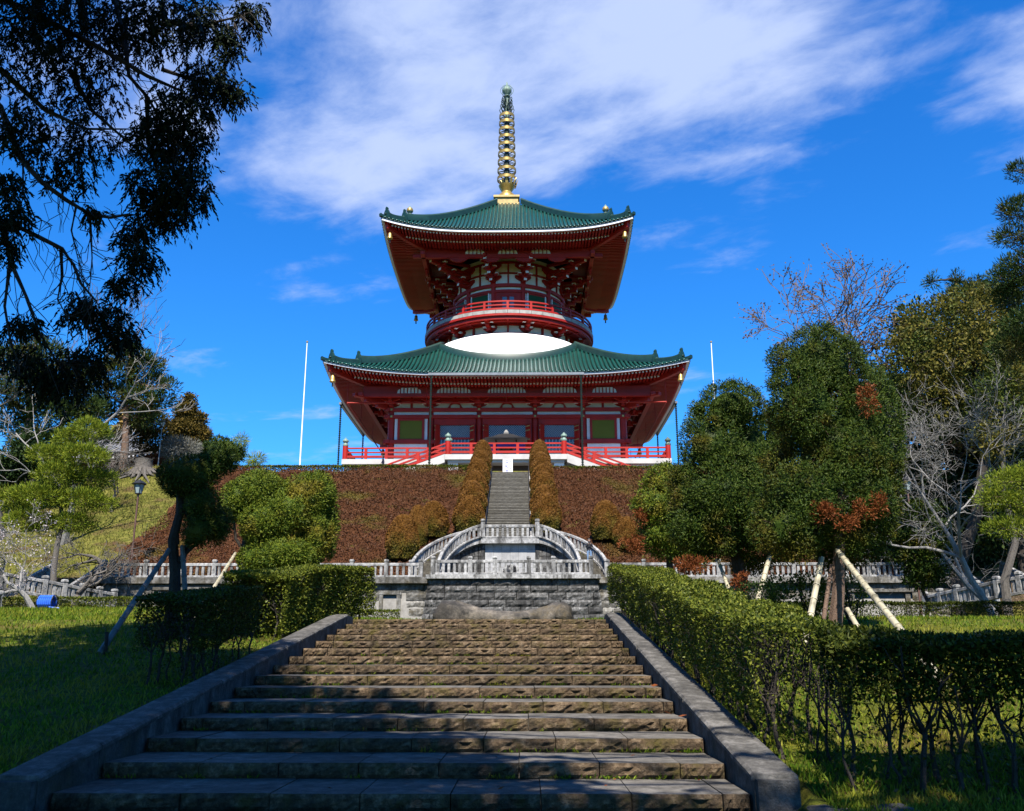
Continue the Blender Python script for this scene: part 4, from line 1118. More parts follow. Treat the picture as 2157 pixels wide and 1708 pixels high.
M['pine_dk'] = leafmat('dark_pine_needle', [(0.0125,0.0291,0.00832),(0.0312,0.0603,0.0135),(0.0624,0.0888,0.0166)], .12, [(0.052,0.0468,0.0104),(0.0832,0.0728,0.0146),(0.104,0.0832,0.0166)], .5, (.52,.64))
M['cedar'] = leafmat('bronzed_cedar_spray', [(0.0336,0.0314,0.00784),(0.084,0.0616,0.0112),(0.134,0.0896,0.0157)], .1)
M['broad'] = leafmat('olive_broad_leaf', [(0.0403,0.043,0.00941),(0.101,0.0941,0.0161),(0.188,0.155,0.0269)], .2, [(0.0269,0.047,0.0108),(0.0605,0.0874,0.0161),(0.108,0.134,0.0215)], .35, (.48,.6))
M['darkleaf'] = leafmat('deep_green_leaf', [(0.00768,0.0192,0.00576),(0.0192,0.0403,0.0096),(0.0432,0.0672,0.0134)], .15)
M['brownleaf'] = leafmat('dry_brown_leaf', [(0.08,0.048,0.024),(0.152,0.096,0.048),(0.216,0.144,0.08)], .3)
M['blossom'] = leafmat('pale_blossom', [(0.44,0.36,0.368),(0.576,0.496,0.504),(0.656,0.6,0.608)], .3)
M['lichen'] = leafmat('grey_lichen_twig', [(0.104,0.104,0.088),(0.176,0.176,0.152),(0.24,0.24,0.208)], .1)
M['grass'] = leafmat('grass_blade', [(0.036,0.084,0.006),(0.102,0.18,0.0108),(0.24,0.288,0.024)], .35, [(0.144,0.156,0.012),(0.24,0.228,0.0216),(0.312,0.264,0.042)], .6, (.5,.62))

# ------------------------------------------------------------------ plant builders
def in_lobe(P, c, r, k): return (((P-c)/(r*k))**2).sum(1) < 1
def clumps(lobes, dens, cr, per, flat=.75, inside=.86, droop=0., shell=.12, up=.35, hollow=0., nout=False):
    """clumps of leaf points spread over the skin of a union of ellipsoids"""
    PP, DD, NN = [], [], []; ph = RNG.uniform(0, 6, 6)
    for i, (c, r) in enumerate(lobes):
        c = np.array(c, float); r = np.array(r, float)
        area = 4*pi*((r[0]*r[1])**1.6/3+(r[0]*r[2])**1.6/3+(r[1]*r[2])**1.6/3)**(1/1.6)
        n = max(4, int(area*dens)); d = rdir(n); C = c+d*r*(1-np.abs(RNG.normal(0, shell, (n, 1))))
        keep = np.ones(n, bool)
        for j, (c2, r2) in enumerate(lobes):
            if j != i: keep &= ~in_lobe(C, np.array(c2, float), np.array(r2, float), inside)
        if hollow:
            k1 = 5.5/max(.5, r.mean()); h = np.sin(C[:, 0]*k1+ph[0]+1.5*np.sin(C[:, 2]*k1*.7+ph[3]))*np.sin(C[:, 1]*k1+ph[1])+np.sin(C[:, 2]*k1*1.2+ph[2]+1.3*np.sin(C[:, 0]*k1*.8))
            keep &= (h+RNG.normal(0, .35, n)) > -2+hollow*2
        C = C[keep]; nr = (d/r)[keep]; nr /= np.linalg.norm(nr, axis=1, keepdims=True)
        n = len(C)
        if n == 0: continue
        sz = cr*RNG.uniform(.6, 1.35, (n, 1, 1))
        q = RNG.normal(size=(n, per, 3)); q /= np.linalg.norm(q, axis=2, keepdims=True); q *= RNG.random((n, per, 1))**.45
        off = q*sz; dn = (off*nr[:, None]).sum(2, keepdims=True); off = off-nr[:, None]*dn*(1-flat)
        PP.append((C[:, None]+off).reshape(-1, 3))
        D = nr[:, None]*.7+q*.8+RNG.normal(0, .35, (n, per, 3)); D[..., 2] += up-droop
        DD.append(D.reshape(-1, 3)); NN.append(np.repeat(nr+np.array([0, 0, .35]), per, 0)+(q*.55).reshape(-1, 3))
    if nout: return np.concatenate(PP), np.concatenate(DD), np.concatenate(NN)
    return np.concatenate(PP), np.concatenate(DD)
def lobe_px(a):
    """(px, py, rx, ry, Y[, depth ratio]) -> centre and radii in metres"""
    px, py, rx, ry, Y = a[:5]; k = (Y*1.0)/FPX*1.0; p = at(px, py, Y)
    dpt = (p-Vector((0,0,EYE))).length; k = dpt/FPX*.98
    return (tuple(p), (rx*k, (rx*.9 if len(a) < 6 else rx*a[5])*k, ry*k))
def core_mesh(lobes, k, mat, parent):
    mb = MB()
    for c, r in lobes:
        n, mN = 12, 7
        rs = []
        prof = [(sin(pi*j/mN), -cos(pi*j/mN)) for j in range(1, mN)]
        mb.lathe([(k*max(.05, q[0])*1.0, k*q[1]*r[2]) for q in prof], (c[0], c[1], c[2]), n, sx=r[0], sy=r[1])
    return mb.build('inner_foliage', mat, parent)
def wig(rg, a, b, n, amp):
    a = Vector(a); b = Vector(b); L = (b-a).length; P = []
    for i in range(n+1):
        t = i/n; p = a.lerp(b, t)
        if 0 < i < n: p += Vector((rg.uniform(-1, 1), rg.uniform(-1, 1), rg.uniform(-1, 1)))*amp*L
        P.append(p)
    return P
def topiary(name, label, lobes_px, base, trunk_top, mat, dens=55, cr=.16, per=16, ln=.085, wd=.04, dead=(), twigs=6, group=None, rad=.14, seed=1, bk='bark_dk', hollow=.3, core=.84):
    lobes = [lobe_px(a) for a in lobes_px]; rg = random.Random(seed); main = list(lobes)
    if hollow > .4:
        for c, r in main:
            for _ in range(5):
                d = rdir(1)[0]; k = rg.uniform(.22, .38); lobes.append(((c[0]+d[0]*r[0]*.9, c[1]+d[1]*r[1]*.9, c[2]+d[2]*r[2]*.9), (r[0]*k, r[1]*k, r[2]*k*rg.uniform(.7, 1.5))))
    root = thing(name, base, label, 'tree', group)
    mb = MB(); mb.tube(wig(rg, base, trunk_top, 5, .045), [rad*1.2, rad, rad*.9, rad*.8, rad*.7, rad*.5], 8); mb.build('trunk', M[bk], root, True)
    for c, r in main:
        mb = MB(); s = Vector(base).lerp(Vector(trunk_top), rg.uniform(.35, .9)); mb.tube(wig(rg, s, c, 4, .09), [rad*.45, rad*.36, rad*.28, rad*.2, rad*.12], 6)
        for q in range(twigs):
            d = Vector((rg.gauss(0, 1), rg.gauss(0, 1), rg.gauss(0, .8))).normalized(); e = Vector((c[0]+d.x*r[0]*.98, c[1]+d.y*r[1]*.98, c[2]+d.z*r[2]*.98))
            mb.tube(wig(rg, c, e, 4, .08), [rad*.14, rad*.11, rad*.09, rad*.06, rad*.03], 4)
        mb.build('limb', M[bk], root, True)
    P, D, Q = clumps(lobes, dens*1.2, cr, per, flat=.45 if hollow < .4 else .8, shell=.05 if hollow < .4 else .1, hollow=hollow, inside=.92, nout=True)
    leaves('crown', P, D, RNG.uniform(.6, 1.5, len(P))*ln, wd, mat, root, nrm=Q, jit=.4)
    core_mesh(main, core, mat, root)
    for a in dead:
        c, r = lobe_px(a); P, D = clumps([(c, r)], dens*.5, cr*.6, per, shell=.5); tag(leaves('dead_spray', P, D, RNG.uniform(.5, 1.3, len(P))*ln, wd, M['dead'], root), kind='stuff')
    return root
def grow(rg, p, d, L, r, lvl, mx, out, tips, kids=3, spread=.7, up=.08, curl=.16, shr=.68, seg=4, rshr=.6):
    pts = [p.copy()]; rad = [r]; d = d.normalized()
    for i in range(seg):
        d = (d+Vector((rg.gauss(0, curl), rg.gauss(0, curl), rg.gauss(0, curl)+up))).normalized()
        p = p+d*(L/seg); pts.append(p.copy()); rad.append(r*(1-(1-rshr)*(i+1)/seg))
    out.append((pts, rad, lvl)); 
    if lvl >= mx: tips.append((pts[-1], d)); tips.append((pts[len(pts)//2], d)); return
    for k in range(kids):
        i = seg if k == 0 else rg.randint(max(1, seg//2), seg)
        ax = Vector((rg.gauss(0, 1), rg.gauss(0, 1), rg.gauss(0, 1))).cross(d).normalized()
        dd = Matrix.Rotation(spread*rg.uniform(.45, 1.2)*(.55 if k == 0 else 1), 3, ax) @ d
        grow(rg, pts[i].copy(), dd, L*shr*rg.uniform(.75, 1.2), rad[i]*(.85 if k == 0 else .68), lvl+1, mx, out, tips, kids, spread, up, curl, shr, seg, rshr)
def wild_tree(name, label, base, d0, L, r, mx, seed, barkm, leaf=None, ln=.12, wd=.06, per=5, cr=.2, kids=3, spread=.7, up=.08, curl=.16, shr=.7, group=None, droop=0., cut=.004, start=None):
    rg = random.Random(seed); out, tips = [], []
    grow(rg, Vector(base), Vector(d0), L, r, 0, mx, out, tips, kids, spread, up, curl, shr)
    root = thing(name, base, label, 'tree', group); tr = MB(); br = MB()
    for pts, rad, lv in out:
        (tr if lv < 2 else br).tube(pts, [max(q, cut) for q in rad], 7 if lv < 2 else (4 if lv < mx-1 else 3), cap=False)
    tr.build('trunk', M[barkm], root, True); br.build('branches', M[barkm], root, True)
    if leaf:
        T = np.array([t[0] for t in tips]); n = len(T); q = rdir(n*per).reshape(n, per, 3)*RNG.random((n, per, 1))**.5*cr
        D = q/cr+RNG.normal(0, .3, q.shape); D[..., 2] += .2-droop
        leaves('crown', (T[:, None]+q).reshape(-1, 3), D.reshape(-1, 3), RNG.uniform(.6, 1.3, n*per)*ln, wd, M[leaf], root)
    return root, tips
def lobed_tree(name, label, base, lobes, barkm, mat, dens, cr, per, ln, wd, rad=.25, seed=1, group=None, shell=.25, flat=.8, limbs=True, up=.2, core=0):
    rg = random.Random(seed); root = thing(name, base, label, 'tree', group); b = Vector(base)
    top = max((Vector(c) for c, r in lobes), key=lambda v: v.z)
    P0 = wig(rg, b, top, 6, .025); n = len(P0)
    MB().tube(P0, [rad*(1-.8*i/(n-1)) for i in range(n)], 8).build('trunk', M[barkm], root, True)
    for c, r in lobes:
        mb = MB(); s = min(P0, key=lambda q: (q-Vector(c)).length+max(0, (q.z-c[2]))*1.5)
        mb.tube(wig(rg, s, c, 4, .08), [rad*.4, rad*.32, rad*.24, rad*.16, rad*.08], 5)
        for q in range(5):
            d = Vector((rg.gauss(0, 1), rg.gauss(0, 1), rg.gauss(0, .6))).normalized(); e = (c[0]+d.x*r[0]*.95, c[1]+d.y*r[1]*.95, c[2]+d.z*r[2]*.95)
            mb.tube(wig(rg, c, e, 3, .1), [rad*.14, rad*.1, rad*.07, rad*.03], 4)
        mb.build('limb', M[barkm], root, True)
    P, D, Q = clumps(lobes, dens*1.1, cr, per, flat=flat, shell=shell, up=up, inside=.7, hollow=.45, nout=True)
    leaves('crown', P, D, RNG.uniform(.6, 1.4, len(P))*ln, wd, mat, root, nrm=Q, jit=.8)
    if core: core_mesh(lobes, core, mat, root)
    return root

# ------------------------------------------------------------------ hedges
def hedge(label, path, width, h, n, mat, stems=True, low=.45, ln=.05, wd=.028, dz=0., stem_gap=.35, lowdens=.14, group=None):
    P = [Vector((x, y, 0)) for x, y in path]; Ls = [(b-a).length for a, b in zip(P[:-1], P[1:])]; T = sum(Ls)
    root = thing('hedge', (P[0].x, P[0].y, ground_z(P[0].x, P[0].y)), label, 'hedge', group); rg = random.Random(len(label)*7)
    def loc(s):
        k = 0
        while k < len(Ls)-1 and s > Ls[k]: s -= Ls[k]; k += 1
        d = (P[k+1]-P[k]).normalized(); return P[k]+d*s, Vector((-d.y, d.x, 0))
    s = RNG.random(n)*T; q = RNG.random(n); side = RNG.uniform(-1, 1, n); hz = np.empty(n)
    a = q < .42; b = (q >= .42) & (q < .86); c = q >= .86
    hz[a] = 1-np.abs(RNG.normal(0, .045, a.sum()))
    hz[b] = 1-(1-low)*RNG.random(b.sum())**1.15
    side[b] = np.sign(side[b])*(1-np.abs(RNG.normal(0, .1, b.sum())))
    hz[c] = RNG.random(c.sum())
    thin = (hz < low) & (RNG.random(n) > lowdens*4); hz[thin] = low+(1-low)*RNG.random(thin.sum())
    XY = np.empty((n, 3))
    for i in range(n):
        p, nn = loc(s[i]); wob = 1+.045*sin(s[i]*1.3+hz[i]*2.5)+.03*sin(s[i]*3.7-hz[i]*5)
        x, y = p.x+nn.x*side[i]*width/2*wob, p.y+nn.y*side[i]*width/2*wob
        XY[i] = (x, y, ground_z(x, y)+dz+hz[i]*h*(1+.035*sin(s[i]*1.3+side[i])+.02*sin(s[i]*4.1)))
    D = RNG.normal(0, 1, (n, 3)); D[:, 2] += .5
    NV = RNG.normal(0, .5, (n, 3)); NV[:, 2] += .9
    leaves('foliage', XY, D, RNG.uniform(.6, 1.35, n)*ln, wd, mat, root, nrm=NV, jit=.5)
    if stems:
        k = 0.2
        while k < T:
            for sd in (-.3, .25):
                p, nn = loc(min(T, k+rg.uniform(-.1, .1))); b0 = p+nn*width*sd*rg.uniform(.6, 1.2); b0.z = ground_z(b0.x, b0.y)-.05+dz
                mb = MB(); r = rg.uniform(.012, .03); fork = b0+Vector((rg.uniform(-.1, .1), rg.uniform(-.1, .1), h*rg.uniform(.25, .45)))
                mb.tube(wig(rg, b0, fork, 3, .06), [r*1.2, r, r*.9, r*.85], 5, cap=False)
                for _ in range(4):
                    e = fork+Vector((rg.uniform(-.3, .3), rg.uniform(-.25, .25), h*rg.uniform(.35, .6))); w_ = wig(rg, fork, e, 3, .1)
                    mb.tube(w_, [r*.6, r*.5, r*.4, r*.25], 4, cap=False)
                    for _ in range(3):
                        s0 = w_[rg.randint(1, 2)]; mb.tube(wig(rg, s0, s0+Vector((rg.uniform(-.2, .2), rg.uniform(-.2, .2), rg.uniform(-.05, .3))), 2, .1), [r*.3, r*.25, r*.15], 3, cap=False)
                mb.build('stem', M['bark_dk'], root, True)
            k += stem_gap
    return root
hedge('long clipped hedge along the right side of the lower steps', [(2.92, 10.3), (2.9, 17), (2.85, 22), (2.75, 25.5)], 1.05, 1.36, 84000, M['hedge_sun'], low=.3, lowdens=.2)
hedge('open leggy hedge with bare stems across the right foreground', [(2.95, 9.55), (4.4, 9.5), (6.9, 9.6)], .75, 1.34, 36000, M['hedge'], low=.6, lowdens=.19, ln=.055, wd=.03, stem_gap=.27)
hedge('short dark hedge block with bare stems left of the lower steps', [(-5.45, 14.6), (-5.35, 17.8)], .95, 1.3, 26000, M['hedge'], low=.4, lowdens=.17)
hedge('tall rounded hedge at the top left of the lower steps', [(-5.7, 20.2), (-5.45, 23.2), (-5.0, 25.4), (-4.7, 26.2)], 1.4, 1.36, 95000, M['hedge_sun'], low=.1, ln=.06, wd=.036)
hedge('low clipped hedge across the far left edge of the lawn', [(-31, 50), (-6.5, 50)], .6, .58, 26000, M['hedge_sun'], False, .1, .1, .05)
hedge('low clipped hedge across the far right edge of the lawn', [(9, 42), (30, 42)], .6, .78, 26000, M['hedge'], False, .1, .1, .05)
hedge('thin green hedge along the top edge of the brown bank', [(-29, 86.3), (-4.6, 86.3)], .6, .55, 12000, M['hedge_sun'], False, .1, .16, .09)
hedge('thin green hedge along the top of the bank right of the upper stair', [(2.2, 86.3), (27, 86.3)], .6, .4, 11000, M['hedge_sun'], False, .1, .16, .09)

# ------------------------------------------------------------------ bank of bronze azaleas
def bank_z(x, y):
    return ground_z(x, y)+.3+.2*sin(x*1.1+1.7*sin(y*.9))*sin(y*1.3+1.3*sin(x*.7))+.12*sin(x*2.9+y)*sin(y*3.3-x*.8)
for nm, xa, xb in (('left', -28.4, -3.35), ('right', .85, 27.)):
    root = MB(); nx, ny = 90, 70
    ybot, ytop = 63.7, 85.7
    gr = MB(); gr.grid(lambda u, v: (xa+(xb-xa)*u+(.7*sin(v*19)*(1-u) if nm == 'left' else 0), ybot+(ytop-ybot)*v, bank_z(xa+(xb-xa)*u, ybot+(ytop-ybot)*v)-.12), nx, ny)
    root.v = gr.v
    for f in gr.f:
        if not any(in_horseshoe(gr.v[i][0], gr.v[i][1], .25) for i in f): root.face(f)
    o = tag(root.build('azalea_bank', M['azalea'], None, 'all'), 'dense bronze red azaleas covering the bank on the %s of the upper stair' % nm, 'shrubs', kind='stuff')
    n = 90000; X = RNG.uniform(xa-.3, xb, n); Y = RNG.uniform(ybot-.3, ytop+.2, n)
    kk = np.array([not in_horseshoe(a, b, .3) for a, b in zip(X, Y)]); X, Y = X[kk], Y[kk]; n = len(X)
    P = np.stack([X, Y, np.array([bank_z(a, b) for a, b in zip(X, Y)])+RNG.uniform(-.12, .12, n)], 1)
    D = RNG.normal(0, .8, (n, 3)); D[:, 2] += .6; D[:, 1] -= .4
    leaves('azalea_leaves', P, D, RNG.uniform(.1, .2, n), .09, M['azalea'], o, nrm=np.tile([0, -.45, .9], (n, 1)), jit=.55)

# ------------------------------------------------------------------ clipped cone shrubs
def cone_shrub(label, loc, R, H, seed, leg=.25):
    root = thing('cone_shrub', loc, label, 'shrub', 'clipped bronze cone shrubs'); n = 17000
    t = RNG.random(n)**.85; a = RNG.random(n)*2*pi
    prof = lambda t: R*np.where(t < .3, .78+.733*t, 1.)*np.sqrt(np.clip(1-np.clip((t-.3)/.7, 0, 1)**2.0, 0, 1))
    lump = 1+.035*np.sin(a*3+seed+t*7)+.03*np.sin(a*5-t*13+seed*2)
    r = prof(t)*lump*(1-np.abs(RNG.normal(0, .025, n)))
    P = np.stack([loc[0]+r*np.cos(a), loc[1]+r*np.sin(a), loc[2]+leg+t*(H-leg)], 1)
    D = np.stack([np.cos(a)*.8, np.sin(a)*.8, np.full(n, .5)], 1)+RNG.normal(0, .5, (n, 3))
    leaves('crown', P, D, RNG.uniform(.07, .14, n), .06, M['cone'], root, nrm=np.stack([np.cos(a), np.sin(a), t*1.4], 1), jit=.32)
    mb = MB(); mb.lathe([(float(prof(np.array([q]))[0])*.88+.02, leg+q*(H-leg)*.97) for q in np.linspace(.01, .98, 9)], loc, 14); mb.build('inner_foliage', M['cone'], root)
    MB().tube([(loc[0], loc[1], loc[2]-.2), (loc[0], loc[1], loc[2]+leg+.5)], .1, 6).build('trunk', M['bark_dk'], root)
    return root
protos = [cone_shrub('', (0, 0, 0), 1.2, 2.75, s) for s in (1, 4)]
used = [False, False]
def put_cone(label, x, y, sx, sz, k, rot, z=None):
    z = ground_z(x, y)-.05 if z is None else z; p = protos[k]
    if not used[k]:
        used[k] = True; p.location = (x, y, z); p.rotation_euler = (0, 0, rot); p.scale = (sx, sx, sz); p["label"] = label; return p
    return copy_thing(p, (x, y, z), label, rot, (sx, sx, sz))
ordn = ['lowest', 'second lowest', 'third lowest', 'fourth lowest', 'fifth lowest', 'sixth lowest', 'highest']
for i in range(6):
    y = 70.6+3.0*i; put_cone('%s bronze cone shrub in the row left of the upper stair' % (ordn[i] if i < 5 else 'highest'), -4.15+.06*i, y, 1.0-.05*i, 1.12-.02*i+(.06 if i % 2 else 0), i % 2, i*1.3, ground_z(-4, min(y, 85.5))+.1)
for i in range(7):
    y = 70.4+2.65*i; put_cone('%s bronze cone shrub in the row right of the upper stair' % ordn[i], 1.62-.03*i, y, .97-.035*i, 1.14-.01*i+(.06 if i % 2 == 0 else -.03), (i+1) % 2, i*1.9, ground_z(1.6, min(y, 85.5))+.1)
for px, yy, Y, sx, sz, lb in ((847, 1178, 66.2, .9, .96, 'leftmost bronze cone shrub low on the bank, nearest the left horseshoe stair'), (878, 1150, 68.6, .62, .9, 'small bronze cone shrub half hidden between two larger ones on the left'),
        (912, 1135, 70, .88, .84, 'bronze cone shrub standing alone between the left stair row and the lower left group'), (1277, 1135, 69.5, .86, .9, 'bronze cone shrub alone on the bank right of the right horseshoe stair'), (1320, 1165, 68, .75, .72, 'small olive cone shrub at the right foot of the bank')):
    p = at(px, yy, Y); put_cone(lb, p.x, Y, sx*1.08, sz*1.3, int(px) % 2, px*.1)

# ------------------------------------------------------------------ topiary trees beside the steps
def gpt(px, Y, py=1300):
    p = at(px, py, Y); return (p.x, Y, ground_z(p.x, Y)-.05)
topiary('topiary_tree', 'largest domed topiary conifer, right of the steps, with orange dead sprays and bamboo props',
    [(1725,775,92,85,21),(1700,860,78,100,20.6),(1815,900,78,150,21.4),(1760,960,110,130,21.2),(1700,1040,95,90,20.8),(1830,1050,60,90,21),(1665,1115,70,60,20.6),(1780,1130,80,60,21.4),(1860,960,36,90,21.6)],
    gpt(1752, 21), tuple(at(1740, 800, 21)), M['topiary'], 46, .17, 38, .065, .024, dead=[(1828,845,24,36,20.1),(1742,1075,34,28,19.9),(1820,1072,22,20,20.1),(1850,1070,18,30,20.2),(1790,1100,26,16,20.0)], twigs=12, rad=.14, seed=3, bk='bark_red', hollow=.5, core=.66)
topiary('topiary_tree', 'second topiary conifer with a rounded peak, between the big dome and the pagoda',
    [(1540,865,70,60,29),(1500,940,66,80,28.6),(1575,960,70,100,29.3),(1468,1040,56,70,28.6),(1530,1050,90,90,28.3),(1615,1010,66,110,29.5),(1600,1110,90,80,29),(1480,1110,70,60,28.5),(1640,930,40,70,29.8)],
    gpt(1562, 29), tuple(at(1545, 900, 29)), M['topiary'], 30, .21, 36, .085, .032, dead=[(1460,1190,44,18,27.4),(1560,1230,22,20,27.6)], twigs=9, rad=.2, seed=5, hollow=.5, core=.66)
topiary('topiary_tree', 'smaller olive topiary conifer nearest the right horseshoe stair',
    [(1405,1015,46,36,40),(1385,1065,46,50,39.6),(1430,1085,56,70,40),(1400,1130,56,40,40),(1455,1140,40,50,40)], gpt(1412, 40), tuple(at(1405, 1020, 40)), M['topiary2'], 18, .27, 32, .115, .045, dead=[(1352,1090,16,22,39),(1330,1150,34,20,39)], twigs=7, rad=.16, seed=8, hollow=.5, core=.66)
topiary('topiary_tree', 'dark leaning topiary conifer in shade on the left lawn, propped with bamboo',
    [(392,1003,54,42,21),(432,990,34,30,21.2),(463,966,35,34,21.4),(420,1062,38,40,21),(452,1105,34,40,21.2),(415,1120,28,30,20.8)], gpt(368, 21), tuple(at(378, 1010, 21)), M['topiary'], 52, .15, 34, .06, .023, twigs=8, rad=.14, seed=11)
topiary('topiary_tree', 'bright green lobed topiary conifer behind the left hedge',
    [(548,1035,52,42,30),(500,1055,34,40,29.8),(600,1085,52,50,29.7),(640,1050,52,52,30.3),(560,1105,52,44,29.6),(668,1045,36,52,30.6),(690,1110,20,70,30.8),(655,1130,36,60,30.2),(600,1175,60,40,29.4),(545,1180,40,36,29.5)],
    gpt(508, 30), tuple(at(540, 1050, 30)), M['topiary2'], 38, .19, 36, .08, .03, twigs=6, rad=.17, seed=13)
# bamboo and timber props
def prop(p0, p1, label, mat='bamboo', r=.055, group='bamboo props'):
    root = thing('bamboo_prop', p0, label, 'prop', group); a, b = Vector(p0), Vector(p1); L = (b-a).length; n = max(2, int(L/.34))
    mb = MB(); mb.tube([a, b], [r, r*.85], 9); mb.build('pole', M[mat], root, True)
    for i in range(1, n):
        p = a.lerp(b, i/n); d = (b-a).normalized()*.012; MB().tube([p-d, p+d], r*1.12, 9).build('node', M[mat], root)
    return root
def pp(a, b, label, mat='bamboo', r=.055):
    p0, p1 = at(*a), at(*b); p0.z = min(p0.z, ground_z(p0.x, p0.y)+.02); prop(p0, p1, label, mat, r)
pp((210,1365,18.2), (356,1158,20.8), 'long grey bamboo prop slanting from the shaded left lawn up to the dark topiary', 'bamboo_gr', .06)
pp((402,1275,20.4), (384,1150,20.9), 'steep grey bamboo prop just right of the dark topiary trunk', 'bamboo_gr', .06)
pp((408,1280,24), (496,1165,29.6), 'pale bamboo prop leaning right to the trunk of the bright lobed topiary', 'bamboo', .05)
pp((546,1330,24.6), (518,1215,29), 'short pale bamboo prop below the bright lobed topiary', 'bamboo', .05)
pp((1692,1310,19.6), (1731,1175,20.7), 'thick pale bamboo prop left of the big dome trunk', 'bamboo', .07)
pp((2000,1456,14.8), (1764,1160,20.7), 'longest pale bamboo prop reaching the ground behind the leggy right hedge', 'bamboo', .065)
pp((1826,1335,19.4), (1785,1283,20.6), 'short pale bamboo prop low at the right of the big dome trunk', 'bamboo', .06)
pp((1725,1305,20.2), (1752,1190,20.9), 'brown prop pole close beside the big dome trunk', 'bark_red', .05)
pp((1584,1278,26.8), (1629,1143,28.8), 'pale bamboo prop right of the second topiary trunk', 'bamboo', .08)
pp((1557,1275,26.8), (1512,1178,28.8), 'thin pale bamboo prop left of the second topiary trunk', 'bamboo', .06)
for a, lb in (((211, 1362, 18.25), 'short dark stake at the foot of the grey bamboo prop'),):
    p = at(*a); tag(MB().tube([(p.x+.12, p.y, ground_z(p.x, p.y)-.05), (p.x+.1, p.y, ground_z(p.x, p.y)+.42)], .035, 7).build('wooden_stake', M['bark_dk']), lb, 'stake')
# low shrubs around the topiary feet
def shrub(label, lobes_px, mat, dens=40, cr=.14, per=12, ln=.08, wd=.045):
    lobes = [lobe_px(a) for a in lobes_px]; c = lobes[0][0]; root = thing('shrub', (c[0], c[1], ground_z(c[0], c[1])), label, 'shrub')
    P, D = clumps(lobes, dens, cr, per, shell=.2); leaves('foliage', P, D, RNG.uniform(.7, 1.3, len(P))*ln, wd, mat, root)
    mb = MB(); rg = random.Random(int(c[0]*50))
    for _ in range(7): mb.tube(wig(rg, (c[0]+rg.uniform(-.1, .1), c[1], ground_z(c[0], c[1])-.05), (c[0]+rg.uniform(-.4, .4), c[1]+rg.uniform(-.3, .3), c[2]+rg.uniform(0, .3)), 3, .1), [.03, .022, .016, .01], 4)
    mb.build('stems', M['bark_dk'], root)
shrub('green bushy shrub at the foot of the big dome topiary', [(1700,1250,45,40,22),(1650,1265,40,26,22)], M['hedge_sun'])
shrub('yellowish shrub between the right topiary trunks', [(1790,1245,26,40,23),(1640,1235,20,24,24)], M['topiary2'])
shrub('dark shrub below the second topiary', [(1600,1255,40,30,26),(1530,1265,36,24,26)], M['darkleaf'])
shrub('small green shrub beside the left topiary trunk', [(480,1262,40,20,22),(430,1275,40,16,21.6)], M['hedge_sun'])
# ------------------------------------------------------------------ the great cypresses on the near left
def Z2(x, y): return (x*.485, y*.485)
def sprays(lobes, n_per, twl, leafn, ln, wd, mat, name, parent):
    """drooping twigs with flat scale sprays, spread through ellipsoids"""
    PP, DD = [], []
    for (c, r), n in zip(lobes, n_per):
        c = np.array(c); r = np.array(r); S = c+rdir(n)*r*RNG.random((n, 1))**.4
        a = RNG.random(n)*2*pi; d = np.stack([np.cos(a)*.6, np.sin(a)*.6, RNG.uniform(-1.1, -.1, n)], 1); d /= np.linalg.norm(d, axis=1, keepdims=True)
        t = (np.arange(leafn)+.5)/leafn; L = twl*RNG.uniform(.5, 1.4, (n, 1, 1))
        P = S[:, None]+d[:, None]*t[None, :, None]*L; P[..., 2] -= (t**2)[None, :]*L[..., 0]*.35
        side = np.cross(d, np.array([0, 0, 1.])); side /= np.linalg.norm(side, axis=1, keepdims=True)+1e-9
        sg = np.where(np.arange(leafn) % 2 == 0, 1, -1)[None, :, None]
        D = d[:, None]*.8+side[:, None]*sg*.7*(1.1-t[None, :, None])+RNG.normal(0, .22, P.shape); D[..., 2] -= .25
        PP.append(P.reshape(-1, 3)); DD.append(D.reshape(-1, 3))
    P = np.concatenate(PP); return leaves(name, P, np.concatenate(DD), RNG.uniform(.6, 1.3, len(P))*ln, wd, mat, parent)
def cypress(label, base, H, crown, seed, dens=700):
    root = thing('cypress_tree', base, label, 'tree', 'great cypresses left of the steps'); rg = random.Random(seed); b = Vector(base)
    MB().tube(wig(rg, b-Vector((0, 0, .3)), b+Vector((0, 0, H)), 8, .008), [.48,.42,.38,.34,.3,.25,.2,.13,.05], 10).build('trunk', M['bark_dk'], root, True)
    mb = MB()
    for c, r in crown:
        for q in range(7):
            s = b+Vector((0, 0, H*rg.uniform(.3, .95))); d = rdir(1)[0]; e = (c[0]+d[0]*r[0]*.8, c[1]+d[1]*r[1]*.8, c[2]+d[2]*r[2]*.8)
            mb.tube(wig(rg, s, e, 5, .05), [.13,.11,.09,.06,.04,.02], 5)
    mb.build('limbs', M['bark_dk'], root, True)
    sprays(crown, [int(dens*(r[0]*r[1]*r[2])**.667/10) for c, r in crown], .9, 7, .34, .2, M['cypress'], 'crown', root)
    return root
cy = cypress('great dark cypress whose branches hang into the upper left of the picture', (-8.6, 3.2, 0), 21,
    [((-6.2, 2.2, 13.5), (5.6, 4.6, 3.2)), ((-3.4, .6, 12.2), (4.2, 3.2, 2.4)), ((-8.5, 3.5, 18), (4.5, 4.5, 3)), ((-8, 5.5, 14.5), (4.5, 4.2, 2.6)), ((-1.2, -2.2, 11.2), (4.6, 2.4, 2.2)), ((2.6, -.5, 11.6), (4.6, 1.2, 1.4)), ((6.3, 1.7, 11.4), (3.6, 1.7, 1.5)), ((-8.4, 12.8, 14.9), (2.7, 2.2, 1.6))], 5, 1500)  # crown lobes out of view are shaped to shade steps, hedge and topiary
